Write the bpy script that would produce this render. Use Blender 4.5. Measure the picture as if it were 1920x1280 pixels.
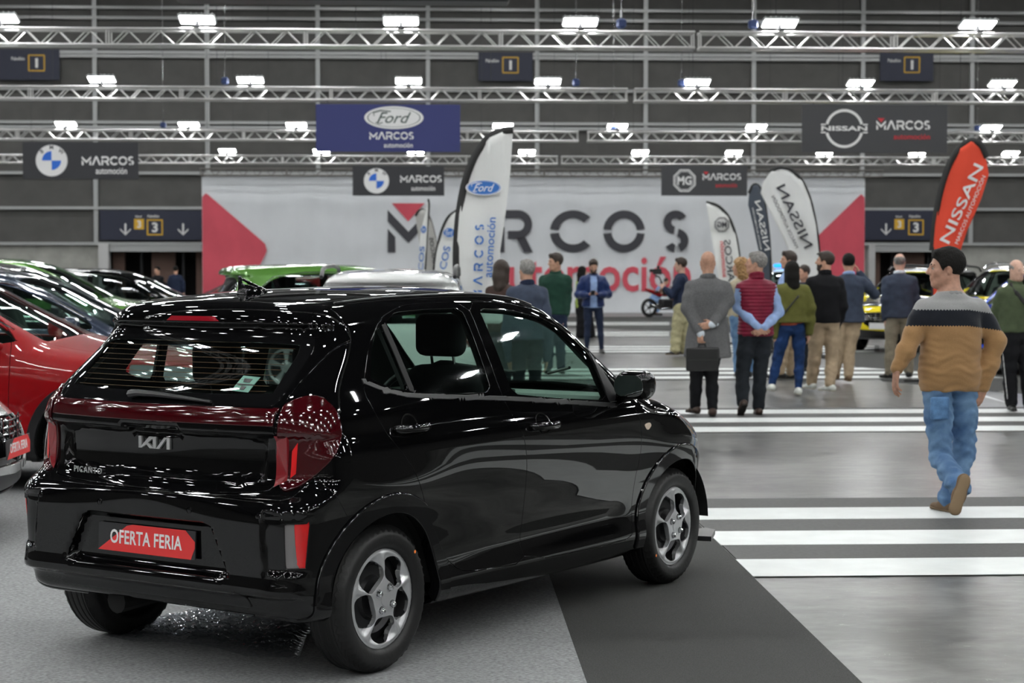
import bpy, math, random
import numpy as np
for o in list(bpy.data.objects): bpy.data.objects.remove(o)
S = bpy.context.scene
COL = S.collection
PI = math.pi
# ---------------------------------------------------------------- camera
FPX, CAMH, PITCH, YAW = 3380.6, 1.583, math.atan(135/3380.6), math.radians(2.6)
cd = bpy.data.cameras.new('camera'); cam = bpy.data.objects.new('camera', cd); COL.objects.link(cam)
cam.location = (0, 0, CAMH); cam.rotation_euler = (PI/2-PITCH, 0, -YAW)
cd.sensor_width = 36; cd.lens = FPX/1920*36; cd.clip_end = 400
cd.dof.use_dof = True; cd.dof.focus_distance = 7.6; cd.dof.aperture_fstop = 5.0
S.camera = cam
# ---------------------------------------------------------------- exposure and world
S.view_settings.view_transform = 'Standard'; S.view_settings.look = 'None'
S.view_settings.gamma = 1; S.view_settings.use_curve_mapping = False
S.view_settings.exposure = 0.0
LAMP = 80.0; HIGHBAY = 180.0        # radiance of the floodlight lenses
wd = bpy.data.worlds.new('world'); S.world = wd; wd.use_nodes = True
wd.node_tree.nodes['Background'].inputs[0].default_value = (.55, .6, .7, 1)
wd.node_tree.nodes['Background'].inputs[1].default_value = .12

def fwd(X, Z):      # camera-heading ground coordinates -> world xy
    return (X*math.cos(YAW)+Z*math.sin(YAW), -X*math.sin(YAW)+Z*math.cos(YAW))
def ray(u, v):
    xc, yc = (u-960)/FPX, (v-640)/FPX
    c, s = math.cos(PITCH), math.sin(PITCH)
    Z = c-yc*s; Y = yc*c+s
    x, y = fwd(xc, Z)
    return (x, y, -Y)
def G(u, v, z=0.0):         # the point at height z seen at that place of the photo
    d = ray(u, v); s = (z-CAMH)/d[2]
    return (d[0]*s, d[1]*s, z)
def D(u, v, y):             # the point of the vertical plane at distance y
    d = ray(u, v); s = y/d[1]
    return (d[0]*s, y, CAMH+d[2]*s)
def stand(u, v_foot): return G(u, v_foot)

# ---------------------------------------------------------------- materials
def srgb(h):
    if isinstance(h, str):
        c = [int(h[i:i+2], 16)/255 for i in (0, 2, 4)]
        return tuple((x/12.92 if x <= .04045 else ((x+.055)/1.055)**2.4) for x in c)
    return tuple(h)
MATS = {}
def mat(name, col, rough=.5, metal=0, coat=0, noise=0, nscale=20, bump=0, bscale=200, bstretch=None, spec=.5, emit=None, estr=0, coatr=.03, sheen=0, col2=None, alpha=None):
    if name in MATS: return MATS[name]
    m = bpy.data.materials.new(name); m.use_nodes = True
    nt = m.node_tree; b = nt.nodes['Principled BSDF']
    c = srgb(col)
    b.inputs['Base Color'].default_value = (*c, 1); b.inputs['Roughness'].default_value = rough
    b.inputs['Metallic'].default_value = metal; b.inputs['Coat Weight'].default_value = coat
    b.inputs['Coat Roughness'].default_value = coatr
    b.inputs['Specular IOR Level'].default_value = spec
    if sheen: b.inputs['Sheen Weight'].default_value = sheen
    if emit: b.inputs['Emission Color'].default_value = (*srgb(emit), 1); b.inputs['Emission Strength'].default_value = estr
    if noise or bump:
        tc = nt.nodes.new('ShaderNodeTexCoord')
        mp = nt.nodes.new('ShaderNodeMapping'); nt.links.new(tc.outputs['Object'], mp.inputs[0])
        if bstretch: mp.inputs['Scale'].default_value = bstretch
    if noise:
        n = nt.nodes.new('ShaderNodeTexNoise'); n.inputs['Scale'].default_value = nscale; n.inputs['Detail'].default_value = 6
        nt.links.new(mp.outputs[0], n.inputs['Vector'])
        mx = nt.nodes.new('ShaderNodeMix'); mx.data_type = 'RGBA'
        c2 = srgb(col2) if col2 else None
        mx.inputs[6].default_value = (*(c2 or tuple(x*(1-noise) for x in c)), 1)
        mx.inputs[7].default_value = (*(c if c2 else tuple(min(1, x*(1+noise)) for x in c)), 1)
        rp = nt.nodes.new('ShaderNodeMapRange'); rp.inputs[1].default_value = .35; rp.inputs[2].default_value = .65
        nt.links.new(n.outputs[0], rp.inputs[0]); nt.links.new(rp.outputs[0], mx.inputs[0])
        nt.links.new(mx.outputs[2], b.inputs['Base Color'])
    if bump:
        n = nt.nodes.new('ShaderNodeTexNoise'); n.inputs['Scale'].default_value = bscale; n.inputs['Detail'].default_value = 3
        nt.links.new(mp.outputs[0], n.inputs['Vector'])
        bp = nt.nodes.new('ShaderNodeBump'); bp.inputs['Strength'].default_value = bump; bp.inputs['Distance'].default_value = .01
        nt.links.new(n.outputs[0], bp.inputs['Height']); nt.links.new(bp.outputs[0], b.inputs['Normal'])
    MATS[name] = m
    return m
def glass(name, tint, tr=1.0, ior=1.5):
    if name in MATS: return MATS[name]
    m = bpy.data.materials.new(name); m.use_nodes = True; nt = m.node_tree
    for n in list(nt.nodes): nt.nodes.remove(n)
    out = nt.nodes.new('ShaderNodeOutputMaterial'); mx = nt.nodes.new('ShaderNodeMixShader')
    t = nt.nodes.new('ShaderNodeBsdfTransparent'); t.inputs[0].default_value = (*srgb(tint), 1)
    g = nt.nodes.new('ShaderNodeBsdfGlossy'); g.inputs['Roughness'].default_value = .02; g.inputs[0].default_value = (.95, .97, 1, 1)
    lw = nt.nodes.new('ShaderNodeLayerWeight'); lw.inputs[0].default_value = .5
    pw = nt.nodes.new('ShaderNodeMath'); pw.operation = 'POWER'; nt.links.new(lw.outputs['Facing'], pw.inputs[0]); pw.inputs[1].default_value = 5
    f0 = ((ior-1)/(ior+1))**2
    f = nt.nodes.new('ShaderNodeMath'); f.operation = 'MULTIPLY_ADD'; nt.links.new(pw.outputs[0], f.inputs[0]); f.inputs[1].default_value = 1-f0; f.inputs[2].default_value = f0*1.6
    nt.links.new(f.outputs[0], mx.inputs[0]); nt.links.new(t.outputs[0], mx.inputs[1]); nt.links.new(g.outputs[0], mx.inputs[2])
    nt.links.new(mx.outputs[0], out.inputs[0]); MATS[name] = m
    return m

# ---------------------------------------------------------------- objects
def tag(o, label=None, cat=None, group=None, kind=None):
    if label: o['label'] = label
    if cat: o['category'] = cat
    if group: o['group'] = group
    if kind: o['kind'] = kind
    return o
def empty(name, label, cat, loc=(0, 0, 0), rz=0, group=None):
    o = bpy.data.objects.new(name, None); COL.objects.link(o); o.empty_display_size = .2
    o.location = loc; o.rotation_euler = (0, 0, rz)
    return tag(o, label, cat, group)
def copy_tree(o, parent=None):
    c = o.copy(); COL.objects.link(c); c.parent = parent
    for ch in [x for x in bpy.data.objects if x.parent == o]: copy_tree(ch, c)
    return c
def npmesh(name, V, faces, m, parent=None, N=None, smooth=True, label=None, mats=None, midx=None):
    """faces: (n,3) or (n,4) array or list of arrays/lists"""
    me = bpy.data.meshes.new(name)
    V = np.asarray(V, float)
    if isinstance(faces, np.ndarray):
        k = faces.shape[1]; n = len(faces)
        me.vertices.add(len(V)); me.vertices.foreach_set('co', V.ravel())
        me.loops.add(n*k); me.loops.foreach_set('vertex_index', faces.ravel().astype(np.int32))
        me.polygons.add(n); me.polygons.foreach_set('loop_start', np.arange(0, n*k, k, dtype=np.int32))
        me.polygons.foreach_set('loop_total', np.full(n, k, np.int32))
        me.update(calc_edges=True)
    else:
        me.from_pydata([tuple(v) for v in V], [], [list(map(int, f)) for f in faces]); me.update()
    me.polygons.foreach_set('use_smooth', np.full(len(me.polygons), bool(smooth)))
    for mm in (mats or [m]): me.materials.append(mm)
    if midx is not None: me.polygons.foreach_set('material_index', np.asarray(midx, np.int32))
    me.validate()
    if N is not None and len(me.vertices) == len(N):
        me.normals_split_custom_set_from_vertices([tuple(x) for x in N])
    o = bpy.data.objects.new(name, me); COL.objects.link(o); o.parent = parent
    if label: o['label'] = label
    return o
class MB:
    """collects simple solids into one mesh"""
    def __init__(s): s.V = []; s.F = []; s.n = 0
    def add(s, V, F):
        V = np.asarray(V, float); s.V.append(V); s.F += [[i+s.n for i in f] for f in F]; s.n += len(V); return s
    def box(s, c, d, R=None, taper=1.0, bev=0):
        c = np.array(c, float); hx, hy, hz = [x/2 for x in d]
        if bev:
            b = min(bev, hx*.9, hy*.9, hz*.9); V = []; F = []
            for z, k in ((-hz, b), (-hz+b, 0), (hz-b, 0), (hz, b)):
                for (sx, sy) in ((-1, -1), (1, -1), (1, 1), (-1, 1)):
                    a, e = (hx-k, hy-k)
                    if sx*sy > 0: V += [(sx*a, sy*(e-b), z), (sx*(a-b), sy*e, z)]
                    else: V += [(sx*(a-b), sy*e, z), (sx*a, sy*(e-b), z)]
            for l in range(3):
                for i in range(8):
                    j = (i+1) % 8; F.append([l*8+i, l*8+j, l*8+8+j, l*8+8+i])
            F.append(list(range(7, -1, -1))); F.append(list(range(24, 32)))
            V = np.array(V)
        else:
            V = np.array([(x*(taper if z > 0 else 1), y*(taper if z > 0 else 1), z) for z in (-hz, hz) for (x, y) in ((-hx, -hy), (hx, -hy), (hx, hy), (-hx, hy))])
            F = [[3, 2, 1, 0], [4, 5, 6, 7], [0, 1, 5, 4], [1, 2, 6, 5], [2, 3, 7, 6], [3, 0, 4, 7]]
        if R is not None: V = V @ np.array(R).T
        return s.add(V+c, F)
    def tube(s, pts, r, n=8, caps=True, sx=1.0):
        pts = np.array(pts, float); rs = np.full(len(pts), r) if np.isscalar(r) else np.array(r)
        t = np.gradient(pts, axis=0); t /= np.linalg.norm(t, axis=1)[:, None]+1e-12
        up = np.array([0, 0, 1.]) if abs(t[0][2]) < .9 else np.array([1., 0, 0])
        V = []
        for i, p in enumerate(pts):
            a = np.cross(t[i], up); na = np.linalg.norm(a)
            a = a/na if na > 1e-6 else np.array([1., 0, 0]); b = np.cross(a, t[i])
            up = b
            for k in range(n):
                an = 2*PI*k/n; V.append(p+rs[i]*(a*math.cos(an)*sx+b*math.sin(an)))
        F = []
        for i in range(len(pts)-1):
            for k in range(n):
                j = (k+1) % n; F.append([i*n+k, i*n+j, (i+1)*n+j, (i+1)*n+k])
        if caps: F.append(list(range(n-1, -1, -1))); F.append([(len(pts)-1)*n+k for k in range(n)])
        return s.add(V, F)
    def lathe(s, prof, n=48, axis='y', c=(0, 0, 0), close=False):
        """prof: (r, h) pairs, revolved about the axis"""
        V = []
        for (r, h) in prof:
            for k in range(n):
                a = 2*PI*k/n; x, z = r*math.cos(a), r*math.sin(a)
                V.append({'y': (x, h, z), 'z': (x, z, h), 'x': (h, x, z)}[axis])
        F = []; m = len(prof)
        for i in range(m if close else m-1):
            for k in range(n):
                j = (k+1) % n; i2 = (i+1) % m; F.append([i*n+k, i*n+j, i2*n+j, i2*n+k])
        return s.add(np.array(V)+np.array(c), F)
    def prism(s, poly, z0, z1, M=None):
        """polygon (2d) extruded; M maps (a,b,h)->xyz"""
        n = len(poly)
        V = [(p[0], p[1], z0) for p in poly]+[(p[0], p[1], z1) for p in poly]
        if M: V = [M(*v) for v in V]
        return s.add(V, [list(range(n-1, -1, -1)), list(range(n, 2*n))]+[[i, (i+1) % n, n+(i+1) % n, n+i] for i in range(n)])
    def build(s, name, m, parent=None, smooth=False, label=None, fixn=True):
        if not s.V: return None
        V = np.vstack(s.V); me = bpy.data.meshes.new(name)
        me.from_pydata([tuple(v) for v in V], [], s.F)
        if fixn:
            import bmesh
            bm = bmesh.new(); bm.from_mesh(me); bmesh.ops.recalc_face_normals(bm, faces=bm.faces); bm.to_mesh(me); bm.free()
        me.materials.append(m)
        if smooth:
            me.polygons.foreach_set('use_smooth', np.ones(len(me.polygons), bool))
            if smooth != 'all':
                try: me.set_sharp_from_angle(angle=math.radians(40))
                except Exception: pass
        o = bpy.data.objects.new(name, me); COL.objects.link(o); o.parent = parent
        if label: o['label'] = label
        return o

# ---------------------------------------------------------------- fields and surfaces
def smax(a, b, k):
    h = np.maximum(k-np.abs(a-b), 0)/k
    return np.maximum(a, b)+h*h*k*.25
def smin(a, b, k): return -smax(-a, -b, k)
def sst(x, a, b):
    t = np.clip((x-a)/(b-a), 0, 1); return t*t*(3-2*t)
def pchip(xs, ys):
    x = np.array(xs, float); y = np.array(ys, float); h = np.diff(x); d = np.diff(y)/h
    m = np.zeros(len(x))
    for i in range(1, len(x)-1):
        if d[i-1]*d[i] > 0:
            w1, w2 = 2*h[i]+h[i-1], h[i]+2*h[i-1]; m[i] = (w1+w2)/(w1/d[i-1]+w2/d[i])
    m[0], m[-1] = d[0], d[-1]
    def f(q):
        q = np.asarray(q, float); i = np.clip(np.searchsorted(x, q)-1, 0, len(x)-2)
        t = (q-x[i])/h[i]; tc = np.clip(t, 0, 1)
        v = (y[i]*(1+2*tc)*(1-tc)**2+h[i]*m[i]*tc*(1-tc)**2+y[i+1]*tc*tc*(3-2*tc)+h[i]*m[i+1]*tc*tc*(tc-1))
        return v+np.where(t < 0, m[0]*(q-x[0]), 0)+np.where(t > 1, m[-1]*(q-x[-1]), 0)
    return f
def chaikin(P, it=2, closed=True, q=.22):
    P = [np.array(p, float) for p in P]
    for _ in range(it):
        Q = []; n = len(P)
        for i in range(n if closed else n-1):
            a, b = P[i], P[(i+1) % n]; Q += [a*(1-q)+b*q, a*q+b*(1-q)]
        P = Q if closed else [P[0]]+Q+[P[-1]]
    return P
def sdpoly(P, x, y):
    P = np.array(P, float); d = np.full(np.shape(x), 1e9); s = np.ones(np.shape(x)); n = len(P)
    for i in range(n):
        a, b = P[i], P[i-1]; e = b-a; wx, wy = x-a[0], y-a[1]
        t = np.clip((wx*e[0]+wy*e[1])/(e@e+1e-12), 0, 1)
        d = np.minimum(d, (wx-e[0]*t)**2+(wy-e[1]*t)**2)
        c1 = y >= a[1]; c2 = y < b[1]; c3 = e[0]*wy > e[1]*wx
        s = np.where((c1 & c2 & c3) | (~c1 & ~c2 & ~c3), -s, s)
    return s*np.sqrt(d)
def surface_nets(F, lo, h):
    """F: grid of values, returns vertices and quads"""
    Sg = F < 0
    nx, ny, nz = F.shape
    cnt = np.zeros((nx-1, ny-1, nz-1), np.int16); acc = np.zeros((nx-1, ny-1, nz-1, 3), np.float32)
    base = np.indices((nx-1, ny-1, nz-1)).transpose(1, 2, 3, 0)
    for ax in range(3):
        for a in (0, 1):
            for b in (0, 1):
                o = [0, 0, 0]; oth = [i for i in range(3) if i != ax]; o[oth[0]] = a; o[oth[1]] = b
                e = list(o); e[ax] = 1
                s0 = tuple(slice(o[i], o[i]+F.shape[i]-1) for i in range(3)); s1 = tuple(slice(e[i], e[i]+F.shape[i]-1) for i in range(3))
                f0, f1 = F[s0], F[s1]; c = Sg[s0] != Sg[s1]
                t = f0[c]/(f0[c]-f1[c])
                p = np.zeros((len(t), 3), np.float32)
                p[:, ax] = t; p[:, oth[0]] = a; p[:, oth[1]] = b
                acc[c] += p; cnt[c] += 1
    act = cnt > 0
    idx = np.full(cnt.shape, -1, np.int64); idx[act] = np.arange(act.sum())
    V = (base[act]+acc[act]/cnt[act][:, None])*h+np.array(lo)
    Q = []
    for ax in range(3):
        u, v = (ax+1) % 3, (ax+2) % 3
        s0 = [slice(None)]*3; s1 = [slice(None)]*3; s0[ax] = slice(0, -1); s1[ax] = slice(1, None)
        for k in (u, v): s0[k] = slice(1, -1); s1[k] = slice(1, -1)
        A, B = Sg[tuple(s0)], Sg[tuple(s1)]
        w = np.argwhere(A != B)
        if not len(w): continue
        g = w.copy(); g[:, u] += 1; g[:, v] += 1
        def id_(du, dv):
            q = g.copy(); q[:, u] -= du; q[:, v] -= dv; return idx[q[:, 0], q[:, 1], q[:, 2]]
        q4 = np.stack([id_(1, 1), id_(0, 1), id_(0, 0), id_(1, 0)], 1)
        fl = B[tuple(w.T)]; q4[fl] = q4[fl][:, ::-1]
        Q.append(q4)
    return V, np.vstack(Q)
def gradF(F, V, e=1e-3):
    g = np.zeros_like(V)
    for k in range(3):
        a = V.copy(); b = V.copy(); a[:, k] += e; b[:, k] -= e
        g[:, k] = (F(a[:, 0], a[:, 1], a[:, 2])-F(b[:, 0], b[:, 1], b[:, 2]))/(2*e)
    return g
def implicit(F, lo, hi, h, it=4):
    ax = [np.arange(lo[i], hi[i]+h, h) for i in range(3)]
    X, Y, Z = np.meshgrid(*ax, indexing='ij')
    V, Q = surface_nets(F(X, Y, Z), lo, h)
    for _ in range(it):
        f = F(V[:, 0], V[:, 1], V[:, 2]); g = gradF(F, V)
        st = -(f/(np.sum(g*g, 1)+1e-6))[:, None]*g
        V = V+np.clip(st, -h*.6, h*.6)
    # shorter diagonal split
    a = np.linalg.norm(V[Q[:, 0]]-V[Q[:, 2]], axis=1) <= np.linalg.norm(V[Q[:, 1]]-V[Q[:, 3]], axis=1)
    T = np.where(a[:, None, None], np.stack([Q[:, [0, 1, 2]], Q[:, [0, 2, 3]]], 1), np.stack([Q[:, [0, 1, 3]], Q[:, [1, 2, 3]]], 1)).reshape(-1, 3)
    return V, T
def cutmesh(V, T, fun):
    f = fun(V[:, 0], V[:, 1], V[:, 2]).copy(); f[np.abs(f) < 1e-7] = 1e-7
    s = f < 0; st = s[T]; k = st.sum(1); m = (k == 1) | (k == 2)
    if not m.any(): return V, T
    C = T[m]; sc = s[C]; kk = k[m]
    lone = np.where((kk == 1)[:, None], sc, ~sc); i = lone.argmax(1); r = np.arange(len(C))
    a, b, c = C[r, i], C[r, (i+1) % 3], C[r, (i+2) % 3]
    E = np.sort(np.concatenate([np.stack([a, b], 1), np.stack([a, c], 1)]), 1)
    U, inv = np.unique(E, axis=0, return_inverse=True); inv = inv.ravel()
    t = f[U[:, 0]]/(f[U[:, 0]]-f[U[:, 1]]); NV = V[U[:, 0]]*(1-t)[:, None]+V[U[:, 1]]*t[:, None]
    p = inv[:len(C)]+len(V); q = inv[len(C):]+len(V)
    return np.vstack([V, NV]), np.vstack([T[~m], np.stack([a, p, q], 1), np.stack([p, b, c], 1), np.stack([p, c, q], 1)])
def submesh(V, T, N=None):
    u, inv = np.unique(T.ravel(), return_inverse=True)
    return V[u], inv.reshape(-1, 3), (N[u] if N is not None else None)
def rimmed(V, T, N, depth=.012, r=.0025):
    """adds a rounded edge and a return lip to an open surface"""
    E = np.concatenate([T[:, [0, 1]], T[:, [1, 2]], T[:, [2, 0]]]); es = np.sort(E, 1)
    U, inv, c = np.unique(es, axis=0, return_inverse=True, return_counts=True); inv = inv.ravel()
    B = E[c[inv] == 1]
    if not len(B): return V, T, N
    vb = np.unique(B); mp = -np.ones(len(V), int); mp[vb] = np.arange(len(vb))
    o = np.zeros((len(vb), 3))
    e = V[B[:, 1]]-V[B[:, 0]]; nn = N[B[:, 0]]; out = np.cross(e, nn)
    np.add.at(o, mp[B[:, 0]], out); np.add.at(o, mp[B[:, 1]], out)
    o /= np.linalg.norm(o, axis=1)[:, None]+1e-12
    n = N[vb]; p = V[vb]
    V1 = p+o*r-n*r; V2 = V1-n*depth
    k = len(V); m = len(vb)
    N2 = np.vstack([N, o, o]); VV = np.vstack([V, V1, V2])
    a, b = mp[B[:, 0]], mp[B[:, 1]]
    a0, b0 = B[:, 0], B[:, 1]
    TT = np.vstack([T, np.stack([b0, a0, k+a], 1), np.stack([b0, k+a, k+b], 1), np.stack([k+b, k+a, k+m+a], 1), np.stack([k+b, k+m+a, k+m+b], 1)])
    return VV, TT, N2
# ---------------------------------------------------------------- shared materials
PAINT_BLACK = mat('black_car_paint', (.0022, .0022, .0025), .018, 0, 0, spec=.6)
GLOSSBLK = mat('gloss_black_plastic', (.0045, .0045, .005), .04, 0, 0)
SATIN = mat('satin_black_trim', (.013, .013, .014), .4)
RUBBER = mat('tyre_rubber', (.008, .008, .008), .5, bump=.12, bscale=60)
LINING = mat('cabin_lining_grey', (.012, .012, .012), .8)
LINER = mat('wheel_well_plastic', (.006, .006, .006), .9)
SEATM = mat('black_seat_cloth', (.014, .014, .016), .8, bump=.2, bscale=300)
DASHM = mat('dark_dashboard', (.15, .165, .155), .6, bump=.15, bscale=400)
SILVER = mat('silver_wheel_paint', (.58, .59, .60), .34, .6, .3)
STEEL = mat('dark_steel', (.03, .03, .032), .4, .6)
CHROME = mat('chrome', (.75, .76, .78), .12, 1)
LAMPRED = mat('dark_red_lamp_lens', (.045, .001, .003), .08, 0, 1, coatr=.02)
BRIGHTRED = mat('bright_red_reflector', (.75, .01, .012), .25, 0, 1)
GREYLENS = mat('smoky_lens', (.18, .17, .17), .2, 0, 1)
BADGE = mat('satin_silver_badge', (.62, .62, .62), .3, .7)
GLASS = glass('tinted_car_glass', (.74, .88, .82))
GLASSW = glass('windscreen_glass', (.50, .66, .59))
GLASSR = glass('dark_rear_car_glass', (.66, .76, .72))
WHITE = mat('white_print', (.85, .85, .85), .5)
PLATERED = mat('plate_red', (.80, .045, .045), .35)
PLATEBLK = mat('plate_dark', (.03, .03, .032), .35)
HEADL = mat('clear_headlamp', (.45, .48, .5), .1, .6, 1)

def text_mesh(name, s, size, m, parent=None, extrude=.001, bold=0.0, align='CENTER', shear=0, space=1.0, xs=1.0):
    cu = bpy.data.curves.new(name, 'FONT'); cu.body = s; cu.size = size; cu.extrude = extrude; cu.offset = bold*size
    cu.align_x = align; cu.align_y = 'CENTER'; cu.shear = shear; cu.space_character = space; cu.resolution_u = 3
    o = bpy.data.objects.new(name, cu); COL.objects.link(o)
    me = bpy.data.meshes.new_from_object(o.evaluated_get(bpy.context.evaluated_depsgraph_get()) if False else o)
    bpy.data.objects.remove(o); me.materials.clear(); me.materials.append(m)
    if xs != 1: 
        for v in me.vertices: v.co.x *= xs
    t = bpy.data.objects.new(name, me); COL.objects.link(t); t.parent = parent
    return t
def place(o, c, X, Y):
    """put o so that local x -> X, local y -> Y, origin at c"""
    from mathutils import Matrix, Vector
    X = Vector(X).normalized(); Y = Vector(Y); Y = (Y-X*Y.dot(X)).normalized(); Zv = X.cross(Y)
    M = Matrix((X, Y, Zv)).transposed().to_4x4(); M.translation = Vector(c)
    o.matrix_local = M
    return o

# ---------------------------------------------------------------- car bodies from smooth fields
def car_field(p):
    T, R, Fr, Wz, Px = pchip(*p['T']), pchip(*p['R']), pchip(*p['Fr']), pchip(*p['W']), pchip(*p['P'])
    cr, bow = p['crown'], p['bow']; ks = p.get('k', .2); kt = p.get('kt', .1); zb = pchip(*p['zb'])
    def F(x, y, z):
        ay = np.abs(y); y2 = y*y
        w = Wz(z)+Px(x)
        if 'Wadd' in p: w = w+p['Wadd'](x, z)
        side = ay-w
        top = z-(T(x+bow*y2*sst(x, p['bx0'], p['bx0']+.5))-cr*y2)
        c = p['rc'][0]+(p['rc'][1]-p['rc'][0])*sst(z, *p['rcz'])
        zz = z
        if 'finz' in p: zz = z+p['finz']*sst(ay, .42, .6)
        rear = R(zz)+c*y2-x
        if 'Radd' in p: rear = rear+p['Radd'](ay, z)
        front = x-(Fr(z)-p['fc']*y2)
        if 'Fadd' in p: front = front+p['Fadd'](ay, z)
        kk = ks if 'klow' not in p else p['klow']+(ks-p['klow'])*sst(z, .62, .85)
        f = smax(smax(side, rear, kk), front, p.get('kf', .3))
        f = smax(f, top, kt)
        return smax(f, zb(x)-z, .05)
    return F
def side_poly(P, y0=.35, it=2, q=.22):
    P = chaikin(P, it, q=q) if it else P
    return lambda x, y, z: np.maximum(sdpoly(P, x, z), y0-np.abs(y))
def rear_poly(P, x1=.2, it=2):
    P = chaikin(P, it) if it else P
    return lambda x, y, z: np.maximum(sdpoly(P, y, z), x-x1)
def front_poly(P, x0=2.0, it=2):
    P = chaikin(P, it) if it else P
    return lambda x, y, z: np.maximum(sdpoly(P, np.abs(y), z), x0-x)

def build_car(p, root, F, claims, h, body_mat, wheels, archr):
    """claims: dicts name, f, mat, gap, lift, split, rim, label"""
    V, T = implicit(F, (p['xr']-.1, -p['hw']-.1, .08), (p['xf']+.1, p['hw']+.1, p['H']+.1), h)
    hole = lambda x, y, z: np.maximum(np.minimum(*[np.hypot(x-wx, z-p['wr'])-archr for wx in wheels]), p['hw']-.33-np.abs(y))
    V, T = cutmesh(V, T, hole)
    for c in claims:
        g = c.get('gap', 0)
        if g:
            V, T = cutmesh(V, T, lambda x, y, z: c['f'](x, y, z)+g)
            V, T = cutmesh(V, T, lambda x, y, z: c['f'](x, y, z)-g)
        else: V, T = cutmesh(V, T, c['f'])
    for _ in range(1):
        f = F(V[:, 0], V[:, 1], V[:, 2]); g = gradF(F, V); V = V-np.clip((f/(np.sum(g*g, 1)+1e-6))[:, None]*g, -.004, .004)
    N = gradF(F, V, 2e-3); N /= np.linalg.norm(N, axis=1)[:, None]+1e-12
    Cc = V[T].mean(1); cx, cy, cz = Cc.T
    area = np.linalg.norm(np.cross(V[T[:, 1]]-V[T[:, 0]], V[T[:, 2]]-V[T[:, 0]]), axis=1)
    free = (hole(cx, cy, cz) > 0) & (area > 1e-9); own = np.full(len(T), -1); glassy = np.zeros(len(T), bool)
    free0 = free.copy()
    for i, c in enumerate(claims):
        f = c['f'](cx, cy, cz); g = c.get('gap', 0)
        ins = free & (f < -g if g else f < 0)
        own[ins] = i; free &= ~ins
        if c.get('glass'): glassy |= ins
        if g: free &= ~(np.abs(f) < g)
    out = {}
    def emit(mask, c, nm):
        if mask.sum() < 4: return None
        v, t, n = submesh(V, T[mask], N)
        if c.get('lift'): v = v+n*c['lift']
        if c.get('rim', .012): v, t, n = rimmed(v, t, n, c.get('rim', .012)+(abs(c.get('lift', 0))), c.get('rr', .0025))
        o = npmesh(nm, v, t, c['mat'], root, n, label=c.get('label'))
        return o
    for i, c in enumerate(claims):
        m = own == i
        if c.get('discard'): continue
        if c.get('split'):
            for s in (-1, 1): out[(c['name'], s)] = out.get((c['name'], s)) or emit(m & (np.sign(cy) == s), c, c['name'])
        else: out[(c['name'], 0)] = emit(m, c, c['name'])
    out[('body_shell', 0)] = emit(free, dict(mat=body_mat, rim=.012), 'body_shell')
    lm = free0 & ~glassy & ~((own >= 0) & np.array([bool(c.get('discard')) for c in claims]+[False])[own])
    v, t, n = submesh(V, T[lm], N)
    npmesh('cabin_lining', v-n*p.get('lin', .035), t, LINING, root, n)
    return out

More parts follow.
